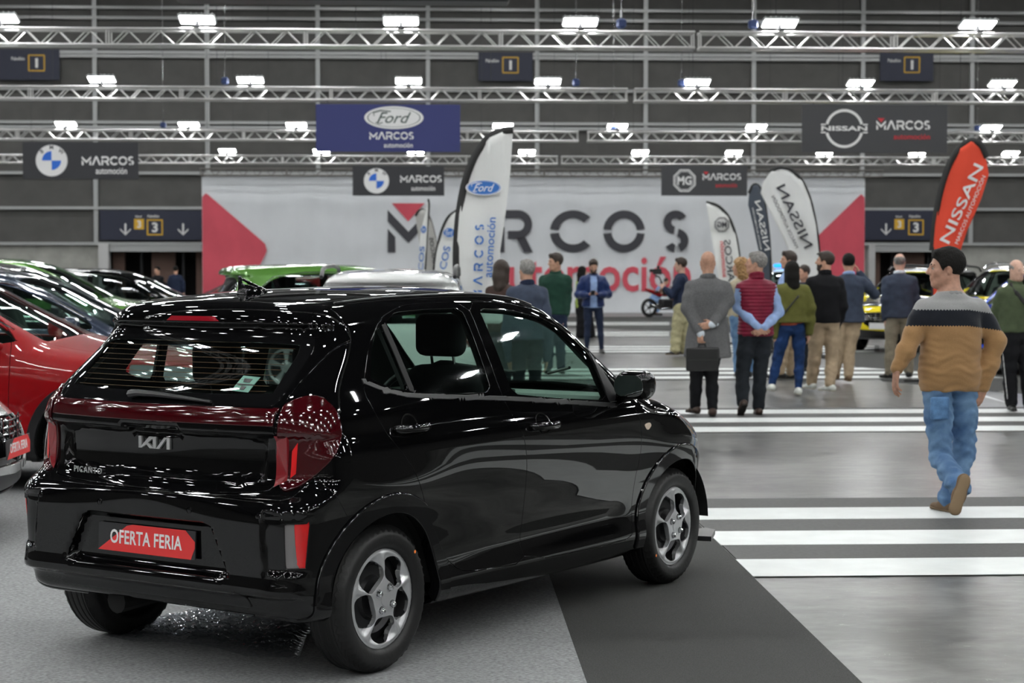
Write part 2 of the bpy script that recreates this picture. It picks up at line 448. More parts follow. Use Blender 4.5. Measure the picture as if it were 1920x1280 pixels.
def make_wheel(name, wr, width, rim_r, style, m_rim, root, loc, side, tyre_dots=False, mesh_cache={}):
    """side=+1 outer face toward +y (local), -1 toward -y"""
    key = (wr, width, rim_r, style, m_rim.name)
    if key not in mesh_cache:
        w2 = width/2; b = MB(); pr = []
        sh = wr-.0; sw = [(rim_r-.004, w2-.016), (rim_r+.004, w2-.006), (rim_r+.018, w2-.0005), (rim_r+(wr-rim_r)*.5, w2+.004), (wr-.03, w2-.001), (wr-.014, w2-.010), (wr-.004, w2-.026)]
        tread = []
        ys = np.linspace(w2-.03, -(w2-.03), 60)
        for y in ys:
            g = min(abs(y-gy) for gy in (-.045*width/.18, -.016*width/.18, .016*width/.18, .045*width/.18))
            tread.append((wr-.007 if g < .004 else wr-.0008*(y/w2)**2, y))
        pr = sw+tread+[(r, -y) for r, y in reversed(sw)]
        n = 96
        b.lathe(pr, n, 'y')
        tyre = b.build('tyre', RUBBER, None, smooth='all')
        # shoulder sipes: press alternate shoulder vertices in
        me = tyre.data; co = np.zeros(len(me.vertices)*3); me.vertices.foreach_get('co', co); co = co.reshape(-1, 3)
        rr = np.hypot(co[:, 0], co[:, 2]); k = (np.arange(len(co)) % n)
        sel = (np.abs(co[:, 1]) > w2*.62) & (np.abs(co[:, 1]) < w2-.003) & (rr > wr-.02) & (k % 2 == 0)
        co[sel] *= np.array([1, 1, 1])*1.0; co[sel, 0] *= (wr-.016)/wr; co[sel, 2] *= (wr-.016)/wr
        me.vertices.foreach_set('co', co.ravel())
        # wheel face: polar sheet with openings
        nr, na = 26, 180
        R0 = np.linspace(.0, rim_r, nr); A = np.linspace(0, 2*PI, na, endpoint=False)
        def prof(r, a):
            q = r/rim_r
            if style == 'cover5':
                z = .012*np.cos(q*PI*.5)+.0
                z = z-.010*sst(q, .9, .97)+.010*sst(q, .97, 1.0)
                d = np.abs(((a-PI/2) % (2*PI/5))-PI/5)    # 0 at the opening centre
                spoke = sst(d, .42, .62)
                z = z-.018*(1-spoke)*sst(q, .38, .55)*(1-sst(q, .80, .93))
                gr = np.abs(np.abs(PI/5-d)*q-.075)
                z = z-.003*(1-sst(gr, .008, .02))*sst(q, .55, .7)*(1-sst(q, .9, .95))
                z = z-.006*(1-sst(q, .15, .2))*0
            else:
                ns = 10 if style == 'multi' else 5
                d = np.abs(((a-PI/2) % (2*PI/ns))-PI/ns)
                z = .006-.020*np.sin(np.clip(q, 0, 1)*PI)*.6-.012*(1-sst(d, .1, .25))
                z = z+.014*sst(q, .9, .96)
            return z
        rg, ag = np.meshgrid(R0, A, indexing='ij'); zg = prof(rg, ag)
        Vw = np.stack([rg*np.cos(ag), zg, rg*np.sin(ag)], -1).reshape(-1, 3)
        Q = []
        for i in range(nr-1):
            j = np.arange(na); j2 = (j+1) % na
            Q.append(np.stack([i*na+j, (i+1)*na+j, (i+1)*na+j2], 1)); 
            if i: Q.append(np.stack([i*na+j, (i+1)*na+j2, i*na+j2], 1))
        Tw = np.vstack(Q)
        if style == 'cover5':
            def hf(x, y, z):
                r = np.hypot(x, z)/rim_r; a = np.arctan2(z, x); d = ((a-PI/2) % (2*PI/5))-PI/5
                u = (r-.615)/.275; v = d*r/(.355+.12*(r-.615))
                return (np.sqrt(u*u+v*v*1.0)-1)*.05*np.ones_like(r)
        else:
            ns = 10 if style == 'multi' else 5; wd_ = .55
            def hf(x, y, z):
                r = np.hypot(x, z)/rim_r; a = np.arctan2(z, x); d = np.abs(((a-PI/2) % (2*PI/ns))-PI/ns)
                return np.maximum(np.maximum(.30-r, r-.88), (d-(PI/ns)*(.70 if ns == 5 else .6))*r)*.1
        Vw, Tw = cutmesh(Vw, Tw, hf)
        cc = Vw[Tw].mean(1); Tw = Tw[hf(*cc.T) > 0]
        v, t, _ = submesh(Vw, Tw)
        # normals
        fn = np.cross(v[t[:, 1]]-v[t[:, 0]], v[t[:, 2]]-v[t[:, 0]]); 
        N = np.zeros_like(v)
        for k2 in range(3): np.add.at(N, t[:, k2], fn)
        N /= np.linalg.norm(N, axis=1)[:, None]+1e-12
        if fn[:, 1].sum() < 0: t = t[:, ::-1]; fn = -fn
        N = np.zeros_like(v)
        for k2 in range(3): np.add.at(N, t[:, k2], fn)
        N /= np.linalg.norm(N, axis=1)[:, None]+1e-12
        v, t, N = rimmed(v, t, N, .022, .002)
        v = v+np.array([0, w2-.012, 0])
        face = npmesh('rim', v, t, m_rim, None, N)
        b = MB(); b.lathe([(rim_r*.98, w2-.012), (rim_r*.96, w2-.03), (rim_r*.9, w2-.05), (rim_r*.88, -w2+.02), (rim_r, -w2+.01)], 48, 'y')
        b.lathe([(.0, w2-.055), (.08, w2-.055), (.09, w2-.07), (rim_r*.62, w2-.075), (rim_r*.7, w2-.06), (rim_r*.9, w2-.075)], 48, 'y')
        if style != 'cover5': b.lathe([(0, w2-.10), (.14, w2-.10), (.145, w2-.13), (0, w2-.131)], 32, 'y')
        barrel = b.build('inner_rim', STEEL, None, smooth=True)
        b = MB()
        b.lathe([(.0175, -.004), (.0175, .004), (.0145, .005), (.0125, -.001), (.0115, .016), (.006, .021), (0, .021)], 12, 'y'); nuts = b.build('wheel_nut', CHROME, None, smooth=True)
        b = MB(); b.lathe([(.030, w2-.004), (.028, w2+.0025), (.0, w2+.004)], 24, 'y'); cap = b.build('centre_cap', m_rim, None, smooth=True)
        mesh_cache[key] = (tyre.data, face.data, barrel.data, nuts.data, cap.data)
        for o in (tyre, face, barrel, nuts, cap): bpy.data.objects.remove(o)
    e = bpy.data.objects.new(name, None); COL.objects.link(e); e.empty_display_size = .1
    e.parent = root; e.location = loc; e.rotation_euler = (0, 0, 0 if side > 0 else PI)
    for me, nm in zip(mesh_cache[key], ('tyre', 'rim', 'inner_rim', 'wheel_nut', 'centre_cap')):
        if nm == 'wheel_nut':
            if style != 'cover5': continue
            for k2 in range(4):
                a = PI/2*k2+.55; o = bpy.data.objects.new(nm, me); COL.objects.link(o); o.parent = e; o.location = (.050*math.cos(a), width/2-.003, .050*math.sin(a))
            continue
        o = bpy.data.objects.new(nm, me); COL.objects.link(o); o.parent = e
    return e

def rounded_block(name, prims, lo, hi, h, m, parent, k=.02, noise=0, label=None):
    """soft solid from ellipsoid/box prims: ('box',c,half,r) ('cap',a,b,r0,r1) ('ell',c,rad)"""
    def F(x, y, z):
        f = None
        for q in prims:
            if q[0] == 'box':
                c, hf, r = q[1:4]; d = [np.abs(v-c[i])-(hf[i]-r) for i, v in enumerate((x, y, z))]
                g = np.sqrt(sum(np.maximum(v, 0)**2 for v in d))+np.minimum(np.maximum(np.maximum(d[0], d[1]), d[2]), 0)-r
            elif q[0] == 'ell':
                c, rd = q[1:3]; g = (np.sqrt(sum(((v-c[i])/rd[i])**2 for i, v in enumerate((x, y, z))))-1)*min(rd)
            else:
                a, b = np.array(q[1]), np.array(q[2]); e = b-a
                t = np.clip(((x-a[0])*e[0]+(y-a[1])*e[1]+(z-a[2])*e[2])/(e@e), 0, 1)
                g = np.sqrt((x-a[0]-e[0]*t)**2+(y-a[1]-e[1]*t)**2+(z-a[2]-e[2]*t)**2)-(q[3]+(q[4]-q[3])*t)
            f = g if f is None else smin(f, g, k)
        return f
    V, T = implicit(F, lo, hi, h, 2)
    N = gradF(F, V, 2e-3); N /= np.linalg.norm(N, axis=1)[:, None]+1e-12
    return npmesh(name, V, T, m, parent, N, label=label)

_seat = {}
def make_seat(root, loc, w=.50, bench=False, back=1.0):
    """local: facing +x"""
    key = (w, bench)
    if key not in _seat:
        pr = [('box', (.26, 0, .22), (.25, w/2, .09), .07), ('cap', (.03, -w/2+.1, .27), (-.16, -w/2+.12, .78), .09, .07), ('cap', (.03, w/2-.1, .27), (-.16, w/2-.12, .78), .09, .07),
              ('cap', (.03, 0, .27), (-.16, 0, .80), .1, .075)]
        o = rounded_block('seat', pr, (-.4, -w/2-.1, .05), (.62, w/2+.1, 1.0), .035, SEATM, None, .08); m1 = o.data; bpy.data.objects.remove(o)
        pr = [('box', (-.195, 0, .985), (.05, .125, .095), .045)]
        o = rounded_block('headrest', pr, (-.3, -.2, .85), (-.1, .2, 1.12), .018, SEATM, None, .02); m2 = o.data; bpy.data.objects.remove(o)
        b = MB()
        for s in (-.06, .06): b.tube([(-.165, s, .80), (-.19, s, .93)], .007, 6)
        o = b.build('headrest_posts', CHROME, None, True); m3 = o.data; bpy.data.objects.remove(o)
        _seat[key] = (m1, m2, m3)
    m1, m2, m3 = _seat[key]
    s = bpy.data.objects.new('seat', m1); COL.objects.link(s); s.parent = root; s.location = loc
    for yy in ((0,) if not bench else (-w/2+.28, w/2-.28)):
        for nm, mm in (('headrest', m2), ('headrest_posts', m3)):
            o = bpy.data.objects.new(nm, mm); COL.objects.link(o); o.parent = s; o.location = (0, yy, 0)
    return s

def number_plate(root, c, X, Y, w=.52, hgt=.11):
    """red and dark offer plate with white lettering, local x right, y up"""
    b = MB(); b.box((0, 0, 0), (w, hgt, .006)); pl = b.build('number_plate', PLATEBLK, root); place(pl, c, X, Y)
    b = MB(); z = .0036
    P = [(-.50, -.5), (.40, -.5), (.46, -.35), (.497, .1), (.43, .5), (-.10, .5), (-.20, .40)]
    P = [(-.5, -.5), (.46, -.5), (.497, -.1), (.497, .12), (.40, .5), (-.14, .5), (-.20, .44)]
    b.prism([(q[0]*w, q[1]*hgt) for q in P], z-.0005, z+.0006); b.build('red_panel', PLATERED, pl)
    t = text_mesh('plate_lettering', 'OFERTA FERIA', hgt*.68, WHITE, pl, .0006, .018, xs=.84, space=1.05); 
    xs = [v.co.x for v in t.data.vertices]; k = w*.74/(max(xs)-min(xs)); t.scale = (k, 1, 1); t.location = (w*.0-(max(xs)+min(xs))/2*k, 0, z+.0015)
    return pl
# ---------------------------------------------------------------- the black hatchback in the foreground
def black_hatchback():
    X, Z = -1.1322, 7.4269; x, y = fwd(X, Z)
    root = empty('hatchback_car', 'glossy black five-door hatchback with dark red tail lamps, parked on grey carpet in the foreground', 'car', (x, y, .0055), PI/2-(.581+YAW))
    recess = chaikin([(-.43, .42), (.43, .42), (.335, .61), (-.335, .61)], 1, q=.05)
    grip = chaikin([(-.13, .932), (.13, .932), (.165, .975), (-.165, .975)], 1, q=.1)
    pod = [(.615, .452), (.82, .452), (.82, .665), (.595, .672)]
    tg = chaikin([(-.52, .775), (.52, .775), (.545, .95), (-.545, .95)], 1, q=.1)
    p = dict(xr=-.56, xf=3.045, hw=.80, H=1.52, wr=.29,
        T=([-.7, -.3, -.05, .4, .9, 1.3, 1.55, 1.7, 1.8, 2.0, 2.2, 2.35, 2.5, 2.7, 2.85, 3.0, 3.1], [1.36, 1.435, 1.468, 1.496, 1.503, 1.483, 1.435, 1.37, 1.31, 1.175, 1.06, 1.0, .967, .90, .83, .72, .55]),
        R=([.1, .22, .28, .345, .37, .385, .44, .55, .64, .70, .735, .76, .90, .945, .965, 1.04, 1.055, 1.10, 1.335, 1.35, 1.362, 1.40, 1.5],
           [-.40, -.44, -.47, -.50, -.552, -.556, -.548, -.548, -.545, -.542, -.515, -.503, -.492, -.497, -.522, -.508, -.492, -.455, -.235, -.232, -.268, -.272, -.262]),
        Fr=([.1, .2, .3, .5, .7, .85, 1.0], [2.93, 3.0, 3.035, 3.045, 3.03, 2.96, 2.8]),
        W=([.1, .18, .24, .30, .36, .42, .55, .65, .78, .86, .905, .95, 1.05, 1.2, 1.4, 1.5, 1.6], [.66, .72, .757, .772, .762, .757, .769, .781, .789, .788, .776, .756, .722, .668, .583, .535, .48]),
        P=([-.7, -.5, -.3, 0, 1.2, 2.3, 2.6, 2.85, 3.05, 3.2], [-.05, -.022, -.006, .0, .006, .0, -.012, -.07, -.17, -.28]),
        crown=.11, bow=.30, bx0=.9, rc=(.0, .17), rcz=(.64, .80), fc=.30, k=.17, klow=.13, kt=.10, kf=.35, finz=-.0,
        zb=([-.6, -.4, 0, .5, 2.2, 2.7, 3.05], [.255, .265, .23, .205, .19, .19, .20]),
        Wadd=lambda x, z: .020*np.exp(-((x-.0)/.30)**2-((z-.70)/.13)**2)+.016*np.exp(-((x-2.4)/.30)**2-((z-.68)/.12)**2)+.016*np.exp(-((x+.1)/.32)**2-((z-1.02)/.09)**2)
            - .020*np.exp(-((z-.40)/.055)**2)*sst(x, .45, 1.6)*(1-sst(x, 1.75, 1.95)),
        Radd=lambda ay, z: .045*(1-sst(sdpoly(recess, ay, z), -.012, .014))+.016*(1-sst(sdpoly(pod, ay, z), -.010, .006))+.028*(1-sst(sdpoly(tg, ay, z), -.02, .012))+.020*(1-sst(sdpoly(grip, ay, z), -.012, .008)))
    F = car_field(p)
    lampP = chaikin([(-.002, .745), (.1, .765), (.206, .82), (.305, .89), (.338, .965), (.31, 1.045), (.225, 1.10), (.12, 1.095), (-.002, 1.052)], 2)
    def lamp(x, y, z): return np.maximum(sdpoly(lampP, np.abs(y)-.585+x+.43, z), x+.1)
    def lbar(x, y, z): return np.maximum(np.maximum(np.abs(y)-.586, x+.3), np.maximum(z-1.052, .993-z))
    rg = rear_poly([(-.555, 1.056), (.555, 1.056), (.585, 1.10), (.565, 1.31), (.50, 1.338), (-.50, 1.338), (-.565, 1.31), (-.585, 1.10)], .1, 1)
    tgf0 = rear_poly([(-.56, .738), (0, .722), (.56, .738), (.592, .78), (.592, 1.06), (.605, 1.10), (.612, 1.25), (.66, 1.40), (.66, 1.7), (-.66, 1.7), (-.66, 1.40), (-.612, 1.25), (-.605, 1.10), (-.592, 1.06), (-.592, .78)], .1, 1)
    tgf = lambda x, y, z: np.maximum(tgf0(x, y, z), x+.06-.05*y*y)
    bumpf = lambda x, y, z: np.maximum(np.maximum(z-(.72+.11*sst(np.abs(y)-.585+x+.43, 0, .3)), x+.41-(.83-z)*.8), x-.15)
    RD = [(-.034, 1.151), (-.066, 1.10), (-.044, 1.02), (.026, .906), (.137, .79), (.243, .61), (.40, .40), (.50, .332), (.62, .318), (.985, .30), (.975, .45), (.975, .78), (.915, .93), (.869, 1.03), (.844, 1.25), (.835, 1.437), (.565, 1.438), (.36, 1.425), (.19, 1.38), (.06, 1.28)]
    FD = [(.985, .30), (1.86, .283), (1.95, .31), (1.957, .57), (1.991, .70), (1.99, .83), (1.95, .92), (1.93, .965), (1.84, 1.02), (1.735, 1.19), (1.60, 1.31), (1.40, 1.392), (1.15, 1.43), (.835, 1.437), (.844, 1.25), (.869, 1.03), (.915, .93), (.975, .78), (.975, .45)]
    FW = [(.906, 1.41), (1.17, 1.397), (1.40, 1.358), (1.56, 1.285), (1.69, 1.18), (1.74, .962), (1.3, .997), (.952, 1.036), (.926, 1.247)]
    QW = [(.005, 1.150), (.06, 1.25), (.135, 1.335), (.185, 1.350), (.228, 1.092), (.12, 1.105)]
    RW = [(.213, 1.362), (.309, 1.405), (.539, 1.413), (.781, 1.413), (.795, 1.25), (.80, 1.052), (.5, 1.064), (.262, 1.083)]
    band = [(-.05, 1.152), (.06, 1.112), (.2, 1.083), (.341, 1.070), (.888, 1.029), (1.3, .992), (1.78, .945)]
    belt = side_poly([(a, b) for a, b in band]+[(a, b-.016) for a, b in reversed(band)], .35, 0)
    sail = side_poly([(1.70, 1.20), (1.825, 1.0), (1.80, .955), (1.745, .955)], .35, 0)
    ring = lambda wx: (lambda x, y, z: np.maximum(np.maximum(np.hypot(x-wx, z-.29)-.412, .235-z), .45-np.abs(y)))
    hl = front_poly([(.40, .80), (.60, .86), (.78, .88), (.80, .60), (.62, .60), (.42, .70)], 2.3)
    wind = lambda x, y, z: np.maximum(np.maximum(np.abs(y)-(.50+.10*sst(x, 1.5, 2.3)), x-(2.36-.32*y*y)), np.maximum(1.56-.25*y*y-x, .9-z))
    bonnet = lambda x, y, z: np.maximum(np.maximum(np.abs(y)-.60, 2.37-.32*y*y-x), np.maximum(.82-z, x-2.95))
    fb = lambda x, y, z: np.maximum(np.maximum(2.66+ (z-.5)*.2-x, z-.72), 0*x-1)
    refl = lambda x, y, z: np.maximum(np.maximum(np.abs(np.abs(y)-.724)-.036, np.abs(z-.555)-.085), x+.450)
    refl_r = lambda x, y, z: np.maximum(refl(x, y, z), .724-np.abs(y))
    skid = lambda x, y, z: np.maximum(np.maximum(np.abs(y)-.50+ (z-.3)*.3, np.abs(z-.335)-.03), x+.3)
    claims = [
        dict(name='rear_quarter_glass', f=side_poly(QW, it=1, q=.1), mat=GLASSR, split=1, rim=0, glass=1, lift=-.004),
        dict(name='rear_door_glass', f=side_poly(RW, it=1, q=.12), mat=GLASSR, split=1, rim=0, glass=1, lift=-.004),
        dict(name='front_door_glass', f=side_poly(FW, it=1, q=.12), mat=GLASS, split=1, rim=0, glass=1, lift=-.004),
        dict(name='window_bar', f=side_poly([(.185, 1.352), (.213, 1.362), (.262, 1.083), (.228, 1.092)], it=0), mat=mat('window_bar_black', (.008, .008, .008), .5, spec=.25), split=1, lift=.002, rim=.01),
        dict(name='belt_moulding', f=belt, mat=mat('satin_grey_moulding', (.018, .018, .019), .35), split=1, lift=.004, rim=.006),
        dict(name='mirror_sail', f=sail, mat=SATIN, split=1, lift=.003),
        dict(name='rear_door', f=side_poly(RD, it=1, q=.2), mat=PAINT_BLACK, gap=.0022, split=1),
        dict(name='front_door', f=side_poly(FD, it=1, q=.2), mat=PAINT_BLACK, gap=.0022, split=1),
        dict(name='tail_lamp', f=lamp, mat=LAMPRED, split=1, lift=.010, rr=.006, gap=.001),
        dict(name='light_bar', f=lbar, mat=LAMPRED, lift=.006, rr=.004, gap=.0005),
        dict(name='rear_window', f=lambda x, y, z: np.maximum(rg(x, y, z)+.045, 1.095-z), mat=GLASSR, rim=0, glass=1, lift=.0005),
        dict(name='rear_window_border', f=rg, mat=GLOSSBLK, rim=.004, lift=.0005),
        dict(name='tailgate', f=tgf, mat=PAINT_BLACK, gap=.0025),
        dict(name='rear_reflector', f=refl_r, mat=BRIGHTRED, split=1, lift=-.004, rim=.008),
        dict(name='rear_fog_lamp', f=refl, mat=GREYLENS, split=1, lift=-.006, rim=.008),
        dict(name='diffuser', f=skid, mat=SATIN, lift=.004),
        dict(name='wheel_arch_trim', f=ring(0), mat=GLOSSBLK, split=1, lift=.012, rr=.008, rim=.03),
        dict(name='wheel_arch_trim', f=ring(2.4), mat=GLOSSBLK, split=1, lift=.012, rr=.008, rim=.03),
        dict(name='rear_bumper', f=bumpf, mat=PAINT_BLACK, gap=.002),
        dict(name='windscreen', f=wind, mat=GLASSW, rim=0, glass=1),
        dict(name='headlight', f=hl, mat=HEADL, split=1, gap=.001),
        dict(name='bonnet', f=bonnet, mat=PAINT_BLACK, gap=.002),
        dict(name='front_bumper', f=fb, mat=PAINT_BLACK, gap=.002),
    ]
    # the second arch ring object of each side must not overwrite the first
    claims[17]['name'] = 'front_wheel_arch_trim'
    out = build_car(p, root, F, claims, .02, PAINT_BLACK, (0, 2.4), .345)
    for s in (-1, 1):
        for wx in (0, 2.4):
            make_wheel('wheel', .29, .178, .201, 'cover5', SILVER, root, (wx, s*.673, .29), s)
            b = MB(); n = 28; V = []
            for k in range(n+1):
                a = .03+(PI-.06)*k/n
                for yy in (.765, .46): V.append((wx+.350*math.cos(a), s*yy, .29+.350*math.sin(a)))
            b.add(V, [[2*k, 2*k+1, 2*k+3, 2*k+2] for k in range(n)])
            b.add([(wx+.36*math.cos(.03+(PI-.06)*k/n), s*.46, .29+.36*math.sin(.03+(PI-.06)*k/n)) for k in range(n+1)], [list(range(n+1))])
            b.build('wheel_well', LINER, root, True)
    # inspection dots on the right-hand tyres
    for wx, a in ((0, .72), (2.4, 3.65)):
        b = MB(); r = .246; c = (wx+r*math.cos(a), -.770, .29+r*math.sin(a)); b.lathe([(.007, 0), (.0, -.001)], 12, 'y', c); b.build('paint_dot', mat('orange_dot', (1, .25, .04), .5), root)
    # floor pan and underside
    b = MB(); b.box((1.2, 0, .26), (2.9, 1.05, .10), bev=.03); b.box((.0, 0, .27), (.10, 1.1, .07), bev=.03)
    b.tube([(-.42, .28, .24), (-.2, .28, .25), (.4, .2, .25)], .05, 12); b.box((1.2, 0, .25), (1.6, 1.20, .03)); b.build('underbody', LINER, root, False)
    # seats and cabin
    for s in (-1, 1): make_seat(root, (1.16, s*.34, .30))
    make_seat(root, (.38, 0, .19), 1.12, True)
    b = MB()
    P = [(1.86, .50), (1.80, .80), (1.84, .93), (1.92, .965), (2.30, .955), (2.32, .5)]
    b.prism(P, -.66, .66, lambda a, c, hh: (a, hh, c)); b.box((1.79, -.05, .80), (.03, .30, .16), bev=.01); b.box((1.77, -.1, .93), (.02, .22, .13), bev=.008)
    b.build('dashboard', DASHM, root, False)
    b = MB()
    for yy in (-.56, -.12, .12, .56): b.lathe([(.045, 0), (.045, -.02), (.036, -.022), (.034, -.005), (0, -.004)], 20, 'x', (1.80, yy, .90))
    b.build('air_vents', SATIN, root, True)
    b = MB(); c = np.array([1.62, .34, .90]); ux = np.array([.42, 0, .91]); 
    pts = [c+.185*(np.array([0, 1, 0])*math.cos(a)+ux*math.sin(a)) for a in np.linspace(0, 2*PI, 33)]
    b.tube(pts, .016, 10, caps=False); ax_ = np.cross(ux, (0, 1, 0))
    for a in (PI*.05, PI*.95, PI*1.5): b.tube([c+.03*ax_, c+.17*(np.array([0, 1, 0])*math.cos(a)+ux*math.sin(a))], [.035, .014], 8)
    b.tube([c, c+np.array([.25, 0, -.08])], .04, 10); b.build('steering_wheel', SATIN, root, True)
    b = MB(); b.box((1.63, 0, 1.33), (.03, .22, .065), bev=.012); b.tube([(1.65, 0, 1.34), (1.70, 0, 1.40)], .012); b.build('rear_view_mirror', SATIN, root, True)
    for s in (-1, 1):
        b = MB(); b.box((1.2, s*.70, .60), (1.5, .04, .62), bev=.02); b.box((.35, s*.66, .72), (.8, .04, .64), bev=.02); b.build('door_card', LINING, root)
    b = MB(); b.box((-.22, 0, .98), (.30, 1.1, .02)); b.build('parcel_shelf', LINING, root)
    # door mirrors
    for s in (-1, 1):
        m = rounded_block('door_mirror', [('box', (1.80, s*.865, 1.035), (.058, .092, .066), .048), ('box', (1.835, s*.865, 1.035), (.05, .078, .052), .045), ('cap', (1.82, s*.80, .985), (1.86, s*.73, .955), .028, .024)], (1.68, min(s*.68, s*1.0), .90), (1.96, max(s*.68, s*1.0), 1.14), .012, PAINT_BLACK, root, .03)
        b = MB(); P = chaikin([(-.078, -.052), (.078, -.052), (.082, .045), (-.070, .052)], 3)
        b.prism([(q[0], q[1]) for q in P], 0, .002, lambda a, c2, hh: (1.7405-hh, s*.865+a, 1.035+c2)); b.build('mirror_glass', mat('mirror_glass', (.8, .85, .85), .02, 1), m, False)
    # door handles with their finger cups
    for s in (-1, 1):
        for hx, hz, nm in ((.17, .948, 'rear'), (1.125, .890, 'front')):
            def sy(xx, zz, out=0):
                lo, hi = .5, .9
                for _ in range(30):
                    mid = (lo+hi)/2
                    if F(np.array([xx]), np.array([mid]), np.array([zz]))[0] < 0: lo = mid
                    else: hi = mid
                return lo+out
            pts = [(hx+d, s*sy(hx+d, hz, o_), hz-.01*d) for d, o_ in ((-.115, -.003), (-.10, .014), (-.06, .026), (0, .031), (.06, .026), (.09, .014), (.105, -.003))]
            b = MB(); b.tube(pts, [.014, .018, .017, .0165, .017, .018, .014], 12); b.build('door_handle', PAINT_BLACK, out[(nm+'_door', s)], 'all')
            c0 = (hx-.005, s*(sy(hx, hz)-.001), hz+.018); b = MB(); n = 24; V = [(hx-.005, s*(sy(hx, hz+.01)-.010), hz+.01)]
            for k in range(n):
                a = 2*PI*k/n; xx, zz = hx-.005+.058*math.cos(a), hz+.012+.046*math.sin(a); V.append((xx, s*sy(xx, zz, .0018), zz))
            b.add(V, [[0, 1+k, 1+(k+1) % n] for k in range(n)]); b.build('handle_cup', mat('handle_cup_black', (.004, .004, .004), .15, 0, .6), out[(nm+'_door', s)], 'all')
        b = MB(); P = chaikin([(-.035, .012), (.02, .022), (.04, .004), (.0, -.02)], 2); yy = sy(2.05, .815)
        b.prism(P, 0, .006, lambda a, c2, hh: (2.05+a, s*(yy+hh-.003), .817+c2)); b.build('side_indicator', mat('indicator_lens', (.75, .62, .5), .2, 0, 1), root)
    # roof aerial, roof strips, spoiler light
    rounded_block('roof_aerial', [('cap', (.03, 0, 1.472), (.20, 0, 1.478), .024, .014), ('cap', (.028, 0, 1.478), (.016, 0, 1.545), .016, .005), ('cap', (.016, 0, 1.543), (.17, 0, 1.49), .005, .008), ('cap', (.03, 0, 1.51), (.13, 0, 1.488), .010, .012)], (-.03, -.06, 1.43), (.26, .06, 1.57), .006, PAINT_BLACK, root, .008)
    for s in (-1, 1):
        b = MB()
        def rz(xx, yy):
            lo, hi = 1.0, 1.7
            for _ in range(30):
                mid = (lo+hi)/2
                if F(np.array([xx]), np.array([yy]), np.array([mid]))[0] < 0: lo = mid
                else: hi = mid
            return lo
        b.tube([(xx, s*(.50+.0*xx), rz(xx, .50)+.0012) for xx in np.linspace(.02, 1.45, 24)], .006, 8, sx=2.0); b.build('roof_strip', SATIN, root, 'all')
    def rx(yy, zz, off=0):
        lo, hi = -.8, .3
        for _ in range(30):
            mid = (lo+hi)/2
            if F(np.array([mid]), np.array([yy]), np.array([zz]))[0] < 0: hi = mid
            else: lo = mid
        return hi-off
    tgo = out[('tailgate', 0)]
    def rear_patch(name, P, m, par, th=.003, off=.001, n=14, it=0):
        """thin plate of outline P (y,z) laid on the rear surface"""
        P = chaikin(P, it) if it else [np.array(q, float) for q in P]
        Q = []
        for i in range(len(P)):
            a, b_ = P[i], P[(i+1) % len(P)]; k = max(1, int(np.linalg.norm(b_-a)/.02))
            Q += [a+(b_-a)*j/k for j in range(k)]
        b = MB(); nq = len(Q)
        V = [(rx(q[0], q[1], off+th), q[0], q[1]) for q in Q]+[(rx(q[0], q[1], off-.002), q[0], q[1]) for q in Q]
        b.add(V, [list(range(nq)), list(range(2*nq-1, nq-1, -1))]+[[i, (i+1) % nq, nq+(i+1) % nq, nq+i] for i in range(nq)])
        return b.build(name, m, par)
    rear_patch('brake_light', [(-.14, 1.373), (.14, 1.373), (.115, 1.392), (-.115, 1.392)], mat('brake_light_red', (.32, .0, .01), .2, 0, 1), tgo, .003)
    # lamp internals: brighter elements on the lenses
    tl = out[('tail_lamp', -1)]
    for s in (-1, 1):
        tl = out[('tail_lamp', s)]
        rear_patch('lamp_element', [(s*.650, .80), (s*.668, .815), (s*.670, .93), (s*.652, .90)], BRIGHTRED, tl, .002, .0105)
        rear_patch('lamp_element', [(s*.592, .765), (s*.638, .79), (s*.640, .955), (s*.592, .955)], mat('dim_red_element', (.23, .01, .016), .25, 0, 1), tl, .002, .0098)
    for k in range(3):
        zz = .470+.0
    # badge letters on the tailgate (mirrored y: +y is left seen from behind)
    # badge letters: strokes of the marque badge, u to the right and v up as read from behind
    W_, H_ = .168, .046; yc, zc = .012, .900
    strokes = [[(0, 0), (.12, 0), (.12, 1), (0, 1)],
               [(.12, .30), (.34, 1), (.52, 1), (.26, .48), (.40, 0), (.24, 0), (.12, .42)],
               [(.40, 0), (.52, 0), (.52, 1), (.43, .62)],
               [(.52, .0), (.66, 0), (.90, .75), (.90, .0), (1.0, 0), (1.0, 1), (.86, 1), (.62, .30), (.62, 1), (.52, 1)]]
    strokes = [[(0, 0), (.11, 0), (.11, .36), (.30, .0), (.60, .0), (.60, .0)],]
    polys = [[(0, 0), (.10, 0), (.10, 1), (0, 1)],
             [(.10, .22), (.34, 1), (.50, 1), (.26, .32), (.10, .02)], [(.22, .40), (.30, .50), (.50, 0), (.36, 0)],
             [(.46, 0), (.56, 0), (.56, 1), (.46, 1)],
             [(.56, 0), (.66, 0), (.92, 1), (.82, 1)], [(.90, 0), (1.0, 0), (1.0, 1), (.90, 1)]]
    b = MB()
    for P in polys:
        Q = [(yc+W_/2-q[0]*W_, zc-H_/2+q[1]*H_) for q in P]; n = len(Q)
        x0 = rx(yc, zc)
        b.add([(x0-.009, *q) for q in Q]+[(x0+.002, *q) for q in Q], [list(range(n)), list(range(2*n-1, n-1, -1))]+[[i, (i+1) % n, n+(i+1) % n, n+i] for i in range(n)])
    b.build('brand_badge', BADGE, tgo)
    t = text_mesh('model_badge', 'PICANTO', .034, BADGE, tgo, .002, .002, xs=1.15, space=1.2)
    ya, yb = .452, .280; xs_ = [v.co.x for v in t.data.vertices]; w_ = max(xs_)-min(xs_)
    for v in t.data.vertices: v.co.x *= .172/w_
